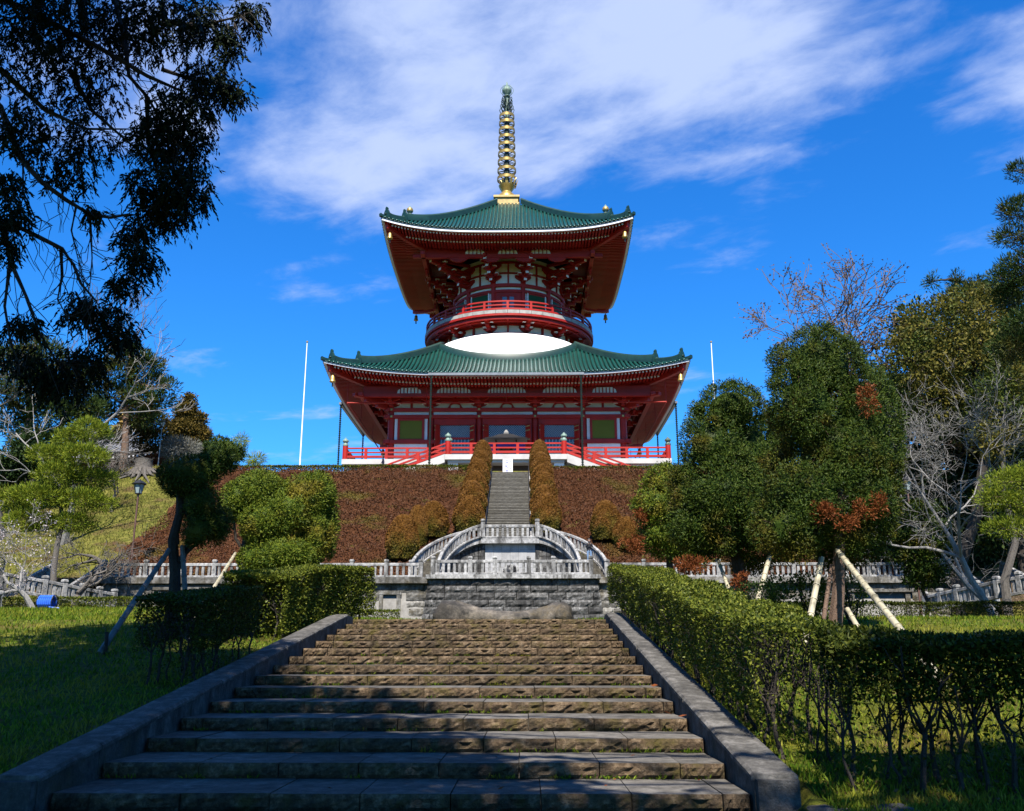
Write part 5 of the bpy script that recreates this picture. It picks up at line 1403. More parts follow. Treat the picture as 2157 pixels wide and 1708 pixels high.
Zc = [(110,90,170,130,11,300),(330,110,180,150,11.6,330),(520,120,150,130,12,240),(700,100,150,110,11.2,260),(880,80,120,90,12,190),(1085,55,70,60,12,110),(985,175,60,80,12,110),(1010,380,75,55,11.6,110),
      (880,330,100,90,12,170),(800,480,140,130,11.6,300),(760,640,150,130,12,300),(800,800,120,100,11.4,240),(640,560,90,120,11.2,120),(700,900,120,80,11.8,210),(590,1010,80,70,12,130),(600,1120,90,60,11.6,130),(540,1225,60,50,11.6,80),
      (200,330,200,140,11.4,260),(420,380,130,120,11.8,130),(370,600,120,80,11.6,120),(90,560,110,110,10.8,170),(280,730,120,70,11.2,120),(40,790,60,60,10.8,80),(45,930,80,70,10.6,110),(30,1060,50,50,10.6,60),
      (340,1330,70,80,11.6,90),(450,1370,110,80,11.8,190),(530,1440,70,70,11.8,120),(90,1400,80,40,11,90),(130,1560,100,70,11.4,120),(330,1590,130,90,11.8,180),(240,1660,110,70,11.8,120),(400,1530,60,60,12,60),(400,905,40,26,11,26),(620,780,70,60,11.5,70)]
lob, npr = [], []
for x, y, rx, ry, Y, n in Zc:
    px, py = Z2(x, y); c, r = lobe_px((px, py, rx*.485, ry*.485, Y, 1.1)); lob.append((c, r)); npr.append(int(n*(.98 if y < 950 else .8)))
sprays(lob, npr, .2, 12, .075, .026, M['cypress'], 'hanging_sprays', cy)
mb = MB(); rg = random.Random(9)
limbs = [([(-250,250),(0,460),(90,690),(180,790),(290,870),(390,930),(480,945),(560,930)], 11, .055), ([(-300,1020),(-100,1000),(90,990),(170,1030),(270,1080),(320,1150),(350,1230),(420,1310)], 11, .05),
    ([(20,1000),(45,1130),(20,1330),(45,1480),(90,1600)], 11, .028), ([(45,1090),(60,1170),(120,1300),(170,1440),(240,1560),(330,1600)], 11.2, .026), ([(390,930),(395,1020),(400,1120),(390,1250)], 11, .017), ([(265,1085),(270,1200),(250,1300),(300,1390)], 11.2, .02),
    ([(430,-120),(500,0),(545,200),(560,330),(640,420),(720,560),(780,640)], 11.6, .05), ([(-200,-100),(150,60),(420,200),(640,330),(800,400)], 11.4, .07), ([(640,420),(640,600),(700,800),(690,900)], 11.6, .03), ([(300,300),(400,480),(560,620),(660,700)], 11.5, .03),
    ([(0,300),(200,480),(380,560),(560,560)], 11.3, .035), ([(700,100),(880,110),(1000,80),(1100,50)], 11.8, .028), ([(700,300),(850,350),(1000,370)], 11.8, .024), ([(690,880),(600,1000),(590,1130),(540,1240)], 11.8, .02), ([(100,690),(100,830),(150,940),(230,980)], 11, .012), ([(330,900),(310,1000),(340,1130),(370,1220)], 11.1, .012)]
for P, Y, r in limbs:
    pts = [at(*Z2(x, y), Y+.25*sin(i*1.7)) for i, (x, y) in enumerate(P)]
    if P[0][0] < 0 or P[0][1] < 0: pts = [Vector((-8.4, 3.4, max(3.5, pts[0].z+1.2))), Vector((-7.6, 7, pts[0].z+.9))]+pts
    n = len(pts); mb.tube(pts, [r*(1.3 if i < 2 else 1)*(1-.75*i/(n-1)) for i in range(n)], 6)
    for i in range(2, n):
        for _ in range(5):
            e = pts[i]+Vector((rg.uniform(-.35, .35), rg.uniform(-.3, .3), rg.uniform(-.6, .15))); mb.tube(wig(rg, pts[i].lerp(pts[i-1], rg.random()), e, 3, .12), [.008, .006, .005, .003], 3, cap=False)
mb.build('hanging_limbs', M['bark_dk'], cy, True)
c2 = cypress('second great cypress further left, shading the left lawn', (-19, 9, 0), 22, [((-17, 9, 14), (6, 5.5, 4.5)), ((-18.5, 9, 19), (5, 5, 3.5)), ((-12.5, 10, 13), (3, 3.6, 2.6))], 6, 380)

# ------------------------------------------------------------------ trees on the left hill
def base_at(px, py, Y):
    p = at(px, py, Y); return (p.x, Y, ground_z(p.x, Y)-.2)
def pine(label, base, top, pads, mat, barkm, rad, seed, dens=9, cr=.5, per=26, ln=.34, wd=.05, name='pine_tree', group=None):
    lobes = [lobe_px(a) for a in pads]; rg = random.Random(seed); root = thing(name, base, label, 'tree', group)
    P0 = wig(rg, base, top, 7, .02); MB().tube(P0, [rad*(1-.75*i/7) for i in range(8)], 9).build('trunk', M[barkm], root, True)
    for c, r in lobes:
        mb = MB(); s = min(P0, key=lambda q: abs(q.z-(c[2]-.4))); w_ = wig(rg, s, (c[0], c[1], c[2]-r[2]*.3), 5, .07); mb.tube(w_, [rad*.34, rad*.28, rad*.22, rad*.16, rad*.11, rad*.06], 5)
        for q in range(8):
            a = rg.uniform(0, 2*pi); k = rg.uniform(.5, .95); e = (c[0]+r[0]*k*cos(a), c[1]+r[1]*k*sin(a), c[2]+rg.uniform(-.2, .3)*r[2]); mb.tube(wig(rg, w_[rg.randint(3, 5)], e, 3, .1), [rad*.1, rad*.07, rad*.05, rad*.03], 4)
        mb.build('limb', M[barkm], root, True)
    P, D = clumps(lobes, dens, cr, per, flat=.7, shell=.28, up=.55, inside=.6)
    leaves('crown', P, D, RNG.uniform(.6, 1.3, len(P))*ln, wd, mat, root); return root
pine('bright yellow-green pine on the left hillside behind the blossom tree', base_at(120, 1180, 57), tuple(at(150, 905, 57.5)),
     [(190,905,36,18,57),(150,925,34,20,57.5),(100,960,36,18,57),(180,960,44,20,56.5),(125,1000,46,20,56.6),(200,1010,40,18,57.5),(85,1045,50,20,56.4),(170,1050,46,18,56.8),(30,1050,36,18,57),(215,1060,26,14,57),(60,1095,46,18,56.5),(160,1100,40,16,57)], M['pine_lt'], 'bark_gr', .2, 21, 8, .36, 30, .24, .045)
pine('tall spreading pine with a bare reddish trunk beside the hall roof', base_at(258, 985, 86), tuple(at(272, 740, 86)),
     [(275,750,40,18,86),(310,770,34,14,86.5),(240,785,44,16,85),(320,810,36,16,87),(355,815,14,14,86),(225,830,40,16,86),(290,835,34,12,85),(340,845,26,14,86.5),(210,870,36,16,87),(300,880,30,12,86)], M['pine_dk'], 'bark_red', .42, 22, 2.6, .75, 24, .5, .09)
pine('dark pine mass with drooping pads at the far left hilltop', base_at(60, 1000, 80), tuple(at(75, 720, 80)),
     [(30,760,50,24,80),(90,740,44,20,81),(140,800,50,24,80),(60,820,60,26,79),(110,870,56,24,80),(170,860,50,22,81),(20,880,40,28,80),(90,930,56,22,80),(190,920,44,20,82)], M['pine_dk'], 'bark_gr', .45, 23, 2.4, .8, 24, .5, .09)
pine('bushy bronze conifer between the spreading pine and the pointed cedar', base_at(300, 975, 92), tuple(at(300, 850, 92)),
     [(290,870,34,22,92),(320,890,34,20,92),(280,915,40,20,91),(330,930,36,20,92)], M['cedar'], 'bark_red', .3, 24, 3, .7, 22, .4, .12)
lobed_tree('cedar_tree', 'pointed bronze cedar on the hill left of the flagpole', base_at(396, 960, 100), [lobe_px(a) for a in ((398,845,12,14,100),(392,868,22,16,100),(404,885,28,16,100.5),(385,905,34,18,99.5),(410,915,32,18,100),(392,935,42,18,100))], 'bark_red', M['cedar'], 7, .5, 26, .3, .14, .3, 4, shell=.2, core=.7)
lobed_tree('broadleaf_tree', 'dark evergreen tree standing behind the yellow-green pine', base_at(70, 985, 76), [lobe_px(a) for a in ((60,960,40,40,76),(110,975,36,30,76.5),(20,985,36,30,75.5))], 'bark_dk', M['darkleaf'], 4, .6, 24, .3, .16, .3, 5, core=.7)
lobed_tree('broadleaf_tree', 'grey twiggy domed shrub tree beside the tall lamp', base_at(385, 985, 90), [lobe_px(a) for a in ((370,945,28,22,90),(395,950,26,20,90.5))], 'bark_gr', M['lichen'], 9, .4, 22, .4, .04, .16, 6)
lobed_tree('broadleaf_tree', 'dark cloud-clipped shrub on the hill edge near the flagpole', base_at(475, 980, 92), [lobe_px(a) for a in ((462,938,26,14,92),(485,955,30,14,92),(440,950,24,16,92.5))], 'bark_dk', M['pine_dk'], 7, .45, 22, .26, .12, .14, 7, core=.7)
lobed_tree('bamboo_clump', 'feathery pale green bamboo tip beyond the hill edge', base_at(508, 975, 112), [lobe_px(a) for a in ((508,930,10,12,112),(500,950,12,10,112),(540,968,16,8,112))], 'bark_gr', M['pine_lt'], 7, .5, 12, .7, .06, .07, 8, up=-.2)
wild_tree('bare_tree', 'tall bare grey tree rising behind the far left pines', base_at(95, 1000, 84), (-.02, 0, 1), 9, .3, 5, 31, 'bark_gr', None, kids=3, spread=.6, up=.1, shr=.68, cut=.022)
wild_tree('bare_tree', 'pale bare tree with a slanting forked trunk before the hall roof', base_at(150, 1000, 70), (.35, 0, 1), 6.5, .3, 5, 38, 'bark_pale', None, kids=3, spread=.75, up=.04, shr=.7, cut=.016)
wild_tree('bare_tree', 'thick grey trunk with bare limbs at the left picture edge', base_at(14, 1005, 72), (.05, 0, 1), 8, .5, 4, 33, 'bark_gr', None, kids=3, spread=.6, up=.08, shr=.7, cut=.02)
_, tp = wild_tree('plum_tree', 'white blossoming tree with pale twisting branches at the far left', base_at(80, 1230, 49), (-.1, -.05, .9), 1.9, .17, 6, 35, 'bark_pale', 'blossom', .1, .08, 1, .2, kids=3, spread=.85, up=.0, curl=.24, shr=.86, cut=.01)
wild_tree('plum_tree', 'gnarled bare plum tree with a dark trunk by the end steps', base_at(160, 1240, 52), (.2, 0, 1), 1.9, .22, 5, 36, 'bark_gr', None, kids=3, spread=.85, up=.02, curl=.25, shr=.78, cut=.012)
wild_tree('plum_tree', 'lichen grey plum tree low on the grassy slope', base_at(225, 1150, 66), (-.3, 0, .8), 1.6, .16, 5, 37, 'bark_gr', 'lichen', .14, .02, 3, .22, kids=3, spread=.9, up=.03, curl=.25, shr=.8, cut=.014)
wild_tree('plum_tree', 'lichen grey plum tree halfway up the grassy slope', base_at(235, 1075, 76), (-.2, 0, .8), 1.7, .16, 5, 39, 'bark_gr', 'lichen', .14, .02, 3, .22, kids=3, spread=.9, up=.03, curl=.25, shr=.8, cut=.016)

# ------------------------------------------------------------------ trees on the right
wild_tree('bare_tree', 'bare spreading tree with a few brown leaves, behind the big dome topiary', (at(1785, 760, 68).x, 68, ground_z(30, 68)), (.0, 0, 1), 5.0, .42, 7, 45, 'bark_brown', 'brownleaf', .2, .12, 3, .35, kids=3, spread=.85, up=.035, curl=.14, shr=.79, cut=.028)
_g = 'woodland behind the right fence'
lobed_tree('broadleaf_tree', 'broad olive evergreen with a rounded top at the upper right', base_at(2000, 1150, 56), [lobe_px(a) for a in ((1990,690,100,60,56),(2080,650,80,50,57),(1920,760,70,60,55),(2050,760,110,70,55.5),(2140,720,60,80,57),(1960,840,90,60,56),(2090,860,90,70,56))], 'bark_dk', M['broad'], 2.0, .75, 26, .24, .12, .45, 8, shell=.3)
lobed_tree('broadleaf_tree', 'dark evergreen in the middle of the right woodland', base_at(1960, 1170, 64), [lobe_px(a) for a in ((1940,900,80,80,64),(2040,940,90,80,64),(1930,1020,70,70,63),(2020,1050,90,80,63),(1890,960,50,80,65))], 'bark_dk', M['darkleaf'], 1.7, .8, 24, .3, .16, .4, 9, shell=.35)
lobed_tree('broadleaf_tree', 'deep green evergreen at the right picture edge', base_at(2150, 1180, 60), [lobe_px(a) for a in ((2130,880,70,90,60),(2150,1000,80,90,60),(2090,1080,70,60,59),(2190,940,70,120,61))], 'bark_dk', M['darkleaf'], 1.8, .8, 24, .3, .16, .4, 10, shell=.35)
lobed_tree('broadleaf_tree', 'shaded evergreen low behind the right balustrade', base_at(1900, 1180, 66), [lobe_px(a) for a in ((1850,1090,60,60,66),(1930,1120,60,50,65),(1800,1110,50,50,67),(1990,1130,70,50,64),(2080,1150,80,40,62))], 'bark_dk', M['darkleaf'], 1.8, .8, 22, .3, .16, .35, 12, shell=.35)
lobed_tree('broadleaf_tree', 'yellowish leafy tree on the right beside the pale bare tree', base_at(2110, 1190, 50), [lobe_px(a) for a in ((2120,800,46,50,50),(2140,880,40,50,50),(2090,930,36,40,50))], 'bark_gr', M['broad'], 3.5, .5, 22, .2, .1, .25, 13, shell=.35)
lobed_tree('broadleaf_tree', 'tall dark evergreen behind the olive one, filling the upper right woods', base_at(2080, 1100, 72), [lobe_px(a) for a in ((1930,700,60,50,72),(2010,760,90,70,72),(2100,740,90,80,73),(2180,800,90,90,72),(1900,830,60,70,71),(2000,880,90,80,71),(2110,930,90,80,72),(1880,1000,60,70,71))], 'bark_dk', M['darkleaf'], 1.5, .9, 24, .36, .2, .5, 19, shell=.35, core=.6)
wild_tree('bare_tree', 'pale bare maple with fine twigs in front of the right woodland', base_at(2075, 1130, 44), (-.25, 0, 1), 4.4, .17, 7, 48, 'bark_pale', None, kids=3, spread=.75, up=.015, curl=.16, shr=.74, cut=.006)
wild_tree('bare_tree', 'second pale bare maple leaning left toward the big dome', base_at(2090, 1130, 46), (-.6, 0, .9), 4.6, .15, 7, 52, 'bark_pale', None, kids=3, spread=.7, up=.0, curl=.16, shr=.72, cut=.006)
pine('dark pine with tufted branches entering at the upper right edge', base_at(2240, 1200, 36), tuple(at(2215, 330, 36)),
     [(2150,360,22,12,36),(2165,440,50,18,36),(2140,495,36,16,36),(2170,560,60,22,36),(2120,585,34,16,36),(2160,620,60,24,36.5),(2140,730,50,26,36.5),(2170,680,50,26,36)], M['pine_dk'], 'bark_red', .34, 25, 14, .3, 24, .2, .035)
lobed_tree('fir_tree', 'pointed fir tops rising behind the olive evergreen', base_at(2030, 1100, 74), [lobe_px(a) for a in ((1962,592,10,14,74),(2015,590,9,18,74),(2060,600,10,16,74),(2040,630,60,24,75),(2100,625,40,24,75))], 'bark_dk', M['pine_dk'], 4, .5, 24, .4, .08, .4, 14, shell=.3, up=.6)
pine('bright green pine branches low at the right edge', base_at(2220, 1250, 38), tuple(at(2190, 960, 38)), [(2120,1010,44,16,38),(2160,1000,40,18,38),(2100,1050,40,16,38),(2150,1060,44,18,38),(2130,1110,50,16,38)], M['pine_lt'], 'bark_red', .14, 26, 14, .28, 22, .17, .03)
lobed_tree('fir_tree', 'small layered green conifer behind the right balustrade end', base_at(1940, 1235, 47), [lobe_px(a) for a in ((1945,1070,36,10,47),(1920,1090,40,10,47),(1950,1110,46,11,47),(1925,1130,50,11,47),(1945,1152,54,11,47),(1920,1175,46,11,47),(1955,1200,50,12,47),(1945,1225,40,10,47))], 'bark_dk', M['topiary'], 10, .32, 22, .17, .07, .12, 15, shell=.3)

# ------------------------------------------------------------------ grass
n = 120000
Y = 8.4+41*RNG.random(n)**2.0; X = np.where(RNG.random(n) < .55, -5.0-.62*Y*RNG.random(n), 0)
X = np.where(X == 0, RNG.uniform(2.65, 2.65+.56*Y), X)
k = (Y < 25) | (np.abs(X+1) > 3); X, Y = X[k], Y[k]
n = len(X); Zg = np.array([ground_z(a, b) for a, b in zip(X, Y)])
sc_ = 1+Y/24
D = RNG.normal(0, .55, (n, 3)); D[:, 2] = 1
g = leaves('grass', np.stack([X, Y, Zg-.01], 1), D, RNG.uniform(.035, .085, n)*sc_, .012*sc_, M['grass'])
tag(g, 'short patchy lawn grass beside the steps and under the hedges', 'grass', kind='stuff')
n = 26000; X = RNG.uniform(-48, -28.6, n); Y = RNG.uniform(58, 90, n); Zg = np.array([ground_z(a, b) for a, b in zip(X, Y)])
D = RNG.normal(0, .6, (n, 3)); D[:, 2] = 1
M['drygrass'] = leafmat('dry_hill_blade', [(.06,.07,.01),(.12,.115,.022),(.18,.155,.045)], .3)
tag(leaves('hill_grass', np.stack([X, Y, Zg-.02], 1), D, RNG.uniform(.12, .3, n), .05, M['drygrass']), 'yellowing grass on the slope left of the brown bank', 'grass', kind='stuff')
# ------------------------------------------------------------------ lamps, poles, sign, hall, people, small things
M['lampglass'] = paint('frosted_lamp_glass', (.28,.36,.38), .3, .15, 3)
M['lamppole'] = paint('brown_lamp_pole', (.12,.06,.045), .5, .2, 3)
M['whitepole'] = paint('white_pole', (.75,.75,.76), .4, .05, 2)
def lantern(label, foot, H, pole='lamppole', s=1.):
    root = thing('street_lamp', foot, label, 'lamp'); x, y, z = foot
    MB().tube([(x, y, z-.2), (x, y, z+.7), (x, y, z+.71), (x, y, z+H)], [.1*s, .1*s, .065*s, .06*s], 10).build('pole', M[pole], root, True)
    MB().lathe([(.07*s, 0), (.24*s, .06*s), (.24*s, .1*s)], (x, y, z+H), 6).build('base_plate', M['dark'], root)
    MB().lathe([(.22*s, .1*s), (.36*s, .72*s)], (x, y, z+H), 6).build('glass', M['lampglass'], root)
    for k in range(6):
        a = 2*pi*k/6; MB().tube([(x+.23*s*cos(a), y+.23*s*sin(a), z+H+.1*s), (x+.37*s*cos(a), y+.37*s*sin(a), z+H+.73*s)], .018*s, 4).build('frame_bar', M['dark'], root)
    MB().lathe([(.5*s, .72*s), (.52*s, .77*s), (.3*s, .93*s), (.1*s, 1.02*s), (.06*s, 1.1*s)], (x, y, z+H), 6).build('lamp_cap', M['dark'], root)
p = at(277, 1178, 64.5); q = at(286, 1036, 64.5); lantern('park lantern on a brown pole at the left edge of the brown bank', (p.x, 64.5, ground_z(p.x, 64.5)), q.z-ground_z(p.x, 64.5)-.2)
p = at(341, 900, 88); lantern('tall thin lamp on the hill beside the spreading pine', (p.x, 88, ground_z(p.x, 88)), p.z-ground_z(p.x, 88), 'gutter', .75)
p = at(1912, 1035, 52); lantern('grey lantern half hidden by the pale bare maple', (p.x, 52, ground_z(p.x, 52)), p.z-ground_z(p.x, 52), 'lamppole', .8)
for px, pt, lb in ((633, 647, 'left'), (1507, 1498, 'right')):
    t = at(pt, 722, 105); z0 = 19.0; root = thing('flagpole', (t.x, 105, z0), 'slender white flagpole on the %s of the pagoda' % lb, 'flagpole')
    MB().tube([(t.x, 105, z0), (t.x, 105, t.z)], [.1, .05], 10).build('pole', M['whitepole'], root, True)
    MB().lathe([(.03, 0), (.13, .08), (.13, .16), (.03, .25)], (t.x, 105, t.z), 10).build('finial', M['gold'], root, True)
    MB().lathe([(.5, 0), (.5, .5), (.25, .6)], (t.x, 105, z0), 10).build('foot', M['concrete'], root)
# sign at the head of the upper stair
M['signblue'] = paint('blue_sign_ink', (.03,.05,.5), .6, .05, 1); M['signred'] = paint('faint_red_sign_ink', (.6,.22,.25), .6, .05, 1)
s0, s1 = at(1059, 1004, 85.2), at(1080, 967, 85.2)
sg = thing('sign_board', ((s0.x+s1.x)/2, 85.2, s0.z), 'white upright sign with blue characters at the top of the upper stair', 'sign')
MB().box(s0.x, s1.x, 85.2, 85.3, s0.z-.3, s1.z).build('board', M['white'], sg)
for xx in (s0.x+.04, s1.x-.12): MB().box(xx, xx+.08, 85.31, 85.4, s0.z-.6, s1.z-.1).build('leg', M['gutter'], sg)
def glyph(txt, x, z, size, mat, name='lettering'):
    c = bpy.data.curves.new(name, 'FONT'); c.body = txt; c.size = size; c.extrude = .004; c.align_x = 'CENTER'
    o = bpy.data.objects.new(name, c); COL.objects.link(o)
    dg = bpy.context.evaluated_depsgraph_get(); me = bpy.data.meshes.new_from_object(o.evaluated_get(dg)); bpy.data.objects.remove(o)
    for v in me.vertices: v.co = Vector((v.co.x, -v.co.z, v.co.y))
    me.materials.clear(); me.materials.append(mat); link(name, me, sg, (x, 85.19, z))
hgt = s1.z-at(1069, 995, 85.2).z; w_ = s1.x-s0.x
for i, ch in enumerate('平和大'): glyph(ch, s0.x+w_*.42, s1.z-hgt*(.26+.33*i)-.1, .4, M['signblue'])
for i in range(3):
    zz = s1.z-hgt*(.2+.26*i); MB().box(s1.x-w_*.24, s1.x-w_*.13, 85.188, 85.199, zz-.07, zz+.07).build('faint_mark', M['signred'] if i == 1 else M['gutter'], sg)
# hall with grey tiled roof on the left hill
M['greytile'] = paint('grey_roof_tile', (.16,.165,.18), .45, .25, 1.5); M['hallwood'] = paint('brown_red_hall_timber', (.10,.03,.02), .6, .2, 1)
hc = at(255, 930, 104); HX, HY = hc.x, 104.; hz = 19.1
hall = thing('temple_hall', (HX, HY, hz), 'temple hall with grey tiled pyramid roof and gilt finial behind the left hill trees', 'building')
eh = 8.2; ez = at(300, 962, 98).z; tz = at(258, 905, 104).z
MB().box(HX-5.6, HX+5.6, HY-5.6, HY+5.6, hz-.5, ez+.2).build('wall', M['hallwood'], hall)
for k in range(4):
    def HT(p, k=k):
        c, s = [(1,0),(0,1),(-1,0),(0,-1)][k]; return (HX+c*p[0]-s*p[1], HY+s*p[0]+c*p[1], p[2])
    def zz(x, m): q = (eh-m)/eh; return ez+(tz-ez)*(.55*q+.45*q*q)+.7*(abs(x)/max(m, .1))**3*(m/eh)**3
    mb = MB(HT); mb.grid(lambda u, v: ((2*u-1)*(eh-(eh-.4)*v), -(eh-(eh-.4)*v), zz((2*u-1)*(eh-(eh-.4)*v), eh-(eh-.4)*v)), 16, 8); rf = mb.build('roof', M['greytile'], hall, True)
    mb = MB(HT)
    for j in range(-17, 18):
        x = j*.46; mt = max(abs(x), .5); secs = []
        for i in range(7):
            m = eh+.05-(eh+.05-mt)*i/6; z = zz(x, min(m, eh)); secs.append([(x+.13*cos(a), -m, z+.14*sin(a)) for a in (-.2, pi*.5, pi+.2)])
        mb.sweep(secs)
    tag(mb.build('roof_tiles', M['greytile'], rf, 'all'), kind='stuff')
    mb = MB(HT); mb.grid(lambda u, v: ((2*u-1)*(eh-.1-2.6*v), -(eh-.1-2.6*v), zz((2*u-1)*(eh-.1), eh-.1)-.3-.25*v), 16, 2); mb.build('eave', M['hallwood'], hall)
    mb = MB(HT)
    for j in range(-18, 19): x = j*.42; mb.box(x-.08, x+.08, -eh+.06, -eh+1.9, zz(x, eh)-.62, zz(x, eh)-.42, 0, None, 1)
    tag(mb.build('rafters', [M['hallwood'], M['fascia']], hall), kind='stuff')
    for x in (-5.4, -1.9, 1.9, 5.4): MB(HT).box(x-.2, x+.2, -5.8, -5.601, hz-.4, ez+.1).build('column', M['red'], hall)
MB().box(HX-.9, HX+.9, HY-.9, HY+.9, tz-.3, tz+.35).build('finial_base', M['gold'], hall)
MB().lathe([(.6, 0), (.75, .3), (.45, .6), (.5, .8), (.75, 1.2), (.6, 1.7), (.15, 2.2), (.04, 2.7)], (HX, HY, tz+.35), 12).build('finial', M['gold'], hall, True)
# stump with spreading roots
p = at(302, 985, 84); gz = ground_z(p.x, 84)
st_ = thing('tree_stump', (p.x, 84, gz), 'pale weathered tree stump with spreading roots below the hall', 'stump')
mb = MB(); mb.lathe([(1.15, -.3), (.9, .15), (.78, .6), (.75, 1.0), (.8, 1.25), (.6, 1.2)], (p.x, 84, gz), 11); mb.build('stump_body', M['bark_gr'], st_, True)
for k in range(9):
    a = pi+pi*k/8+.1; L_ = 1.8+.9*(k % 3); e = (p.x+L_*cos(a), 84+L_*sin(a)*.8); P = [(p.x+.7*cos(a), 84+.7*sin(a), gz+.3), (p.x+1.3*cos(a), 84+1.2*sin(a), ground_z(p.x+1.3*cos(a), 84+1.2*sin(a))+.12), (e[0], e[1], ground_z(*e)+.05)]
    MB().tube(P, [.22, .14, .05], 6).build('root', M['bark_gr'], st_, True)
# blue hose reel by the hedge
M['hose'] = paint('blue_hose', (.03,.12,.6), .4, .2, 6)
p = at(97, 1282, 47.6); gz = ground_z(p.x, 47.6)
hr = thing('hose_reel', (p.x, 47.6, gz), 'blue hose reel on the lawn before the far left hedge', 'hose reel')
for i in range(7):
    x = p.x-.3+.1*i; P = [(x+.01*cos(3*a), 47.6+.3*cos(a), gz+.36+.3*sin(a)) for a in np.linspace(0, 2*pi, 17)]; MB().tube(P, .052, 6, cap=False).build('hose_coil', M['hose'], hr, True)
for x in (p.x-.38, p.x+.38):
    mb = MB(); P = [(x, 47.6+.35*cos(a), gz+.36+.35*sin(a)) for a in np.linspace(0, 2*pi, 17)]; mb.tube(P, .025, 5, cap=False)
    for a in (.7, 2.4, 3.9, 5.5): mb.tube([(x, 47.6, gz+.36), (x, 47.6+.34*cos(a), gz+.36+.34*sin(a))], .015, 4)
    mb.build('reel_side', M['dark'], hr)
MB().tube([(p.x+.3, 47.3, gz+.1), (p.x+.6, 47.2, gz+.05), (p.x+.8, 47.3, gz+.04)], .05, 6).build('loose_hose', M['hose'], hr, True)
# far aircraft
a0 = at(362, 750, 1500)
ac = thing('aircraft', a0, 'tiny dark aircraft low in the blue sky on the left', 'aircraft')
MB().tube([a0+Vector((-5.2, 0, .5)), a0+Vector((-4.3, 0, .3)), a0+Vector((4.2, 0, -.7)), a0+Vector((5.6, 0, -.8))], [.1, .6, .6, .15], 8).build('fuselage', M['dark'], ac, True)
MB().hexa([a0+Vector(v) for v in ((-1.2,-6,-.4),(.4,-6,-.5),(1.4,0,-.6),(-1,0,-.5),(-1.2,-6,-.3),(.4,-6,-.4),(1.4,0,-.3),(-1,0,-.2))]).build('wing', M['dark'], ac)
MB().hexa([a0+Vector(v) for v in ((-1,.1,-.5),(1.4,.1,-.6),(.4,6,-.5),(-1.2,6,-.4),(-1,.1,-.2),(1.4,.1,-.3),(.4,6,-.4),(-1.2,6,-.3))]).build('wing', M['dark'], ac)
MB().hexa([a0+Vector(v) for v in ((-5,-.1,.5),(-4,-.1,.4),(-4,.1,.4),(-5,.1,.5),(-5.4,-.1,1.8),(-4.8,-.1,1.8),(-4.8,.1,1.8),(-5.4,.1,1.8))]).build('tail_fin', M['dark'], ac)
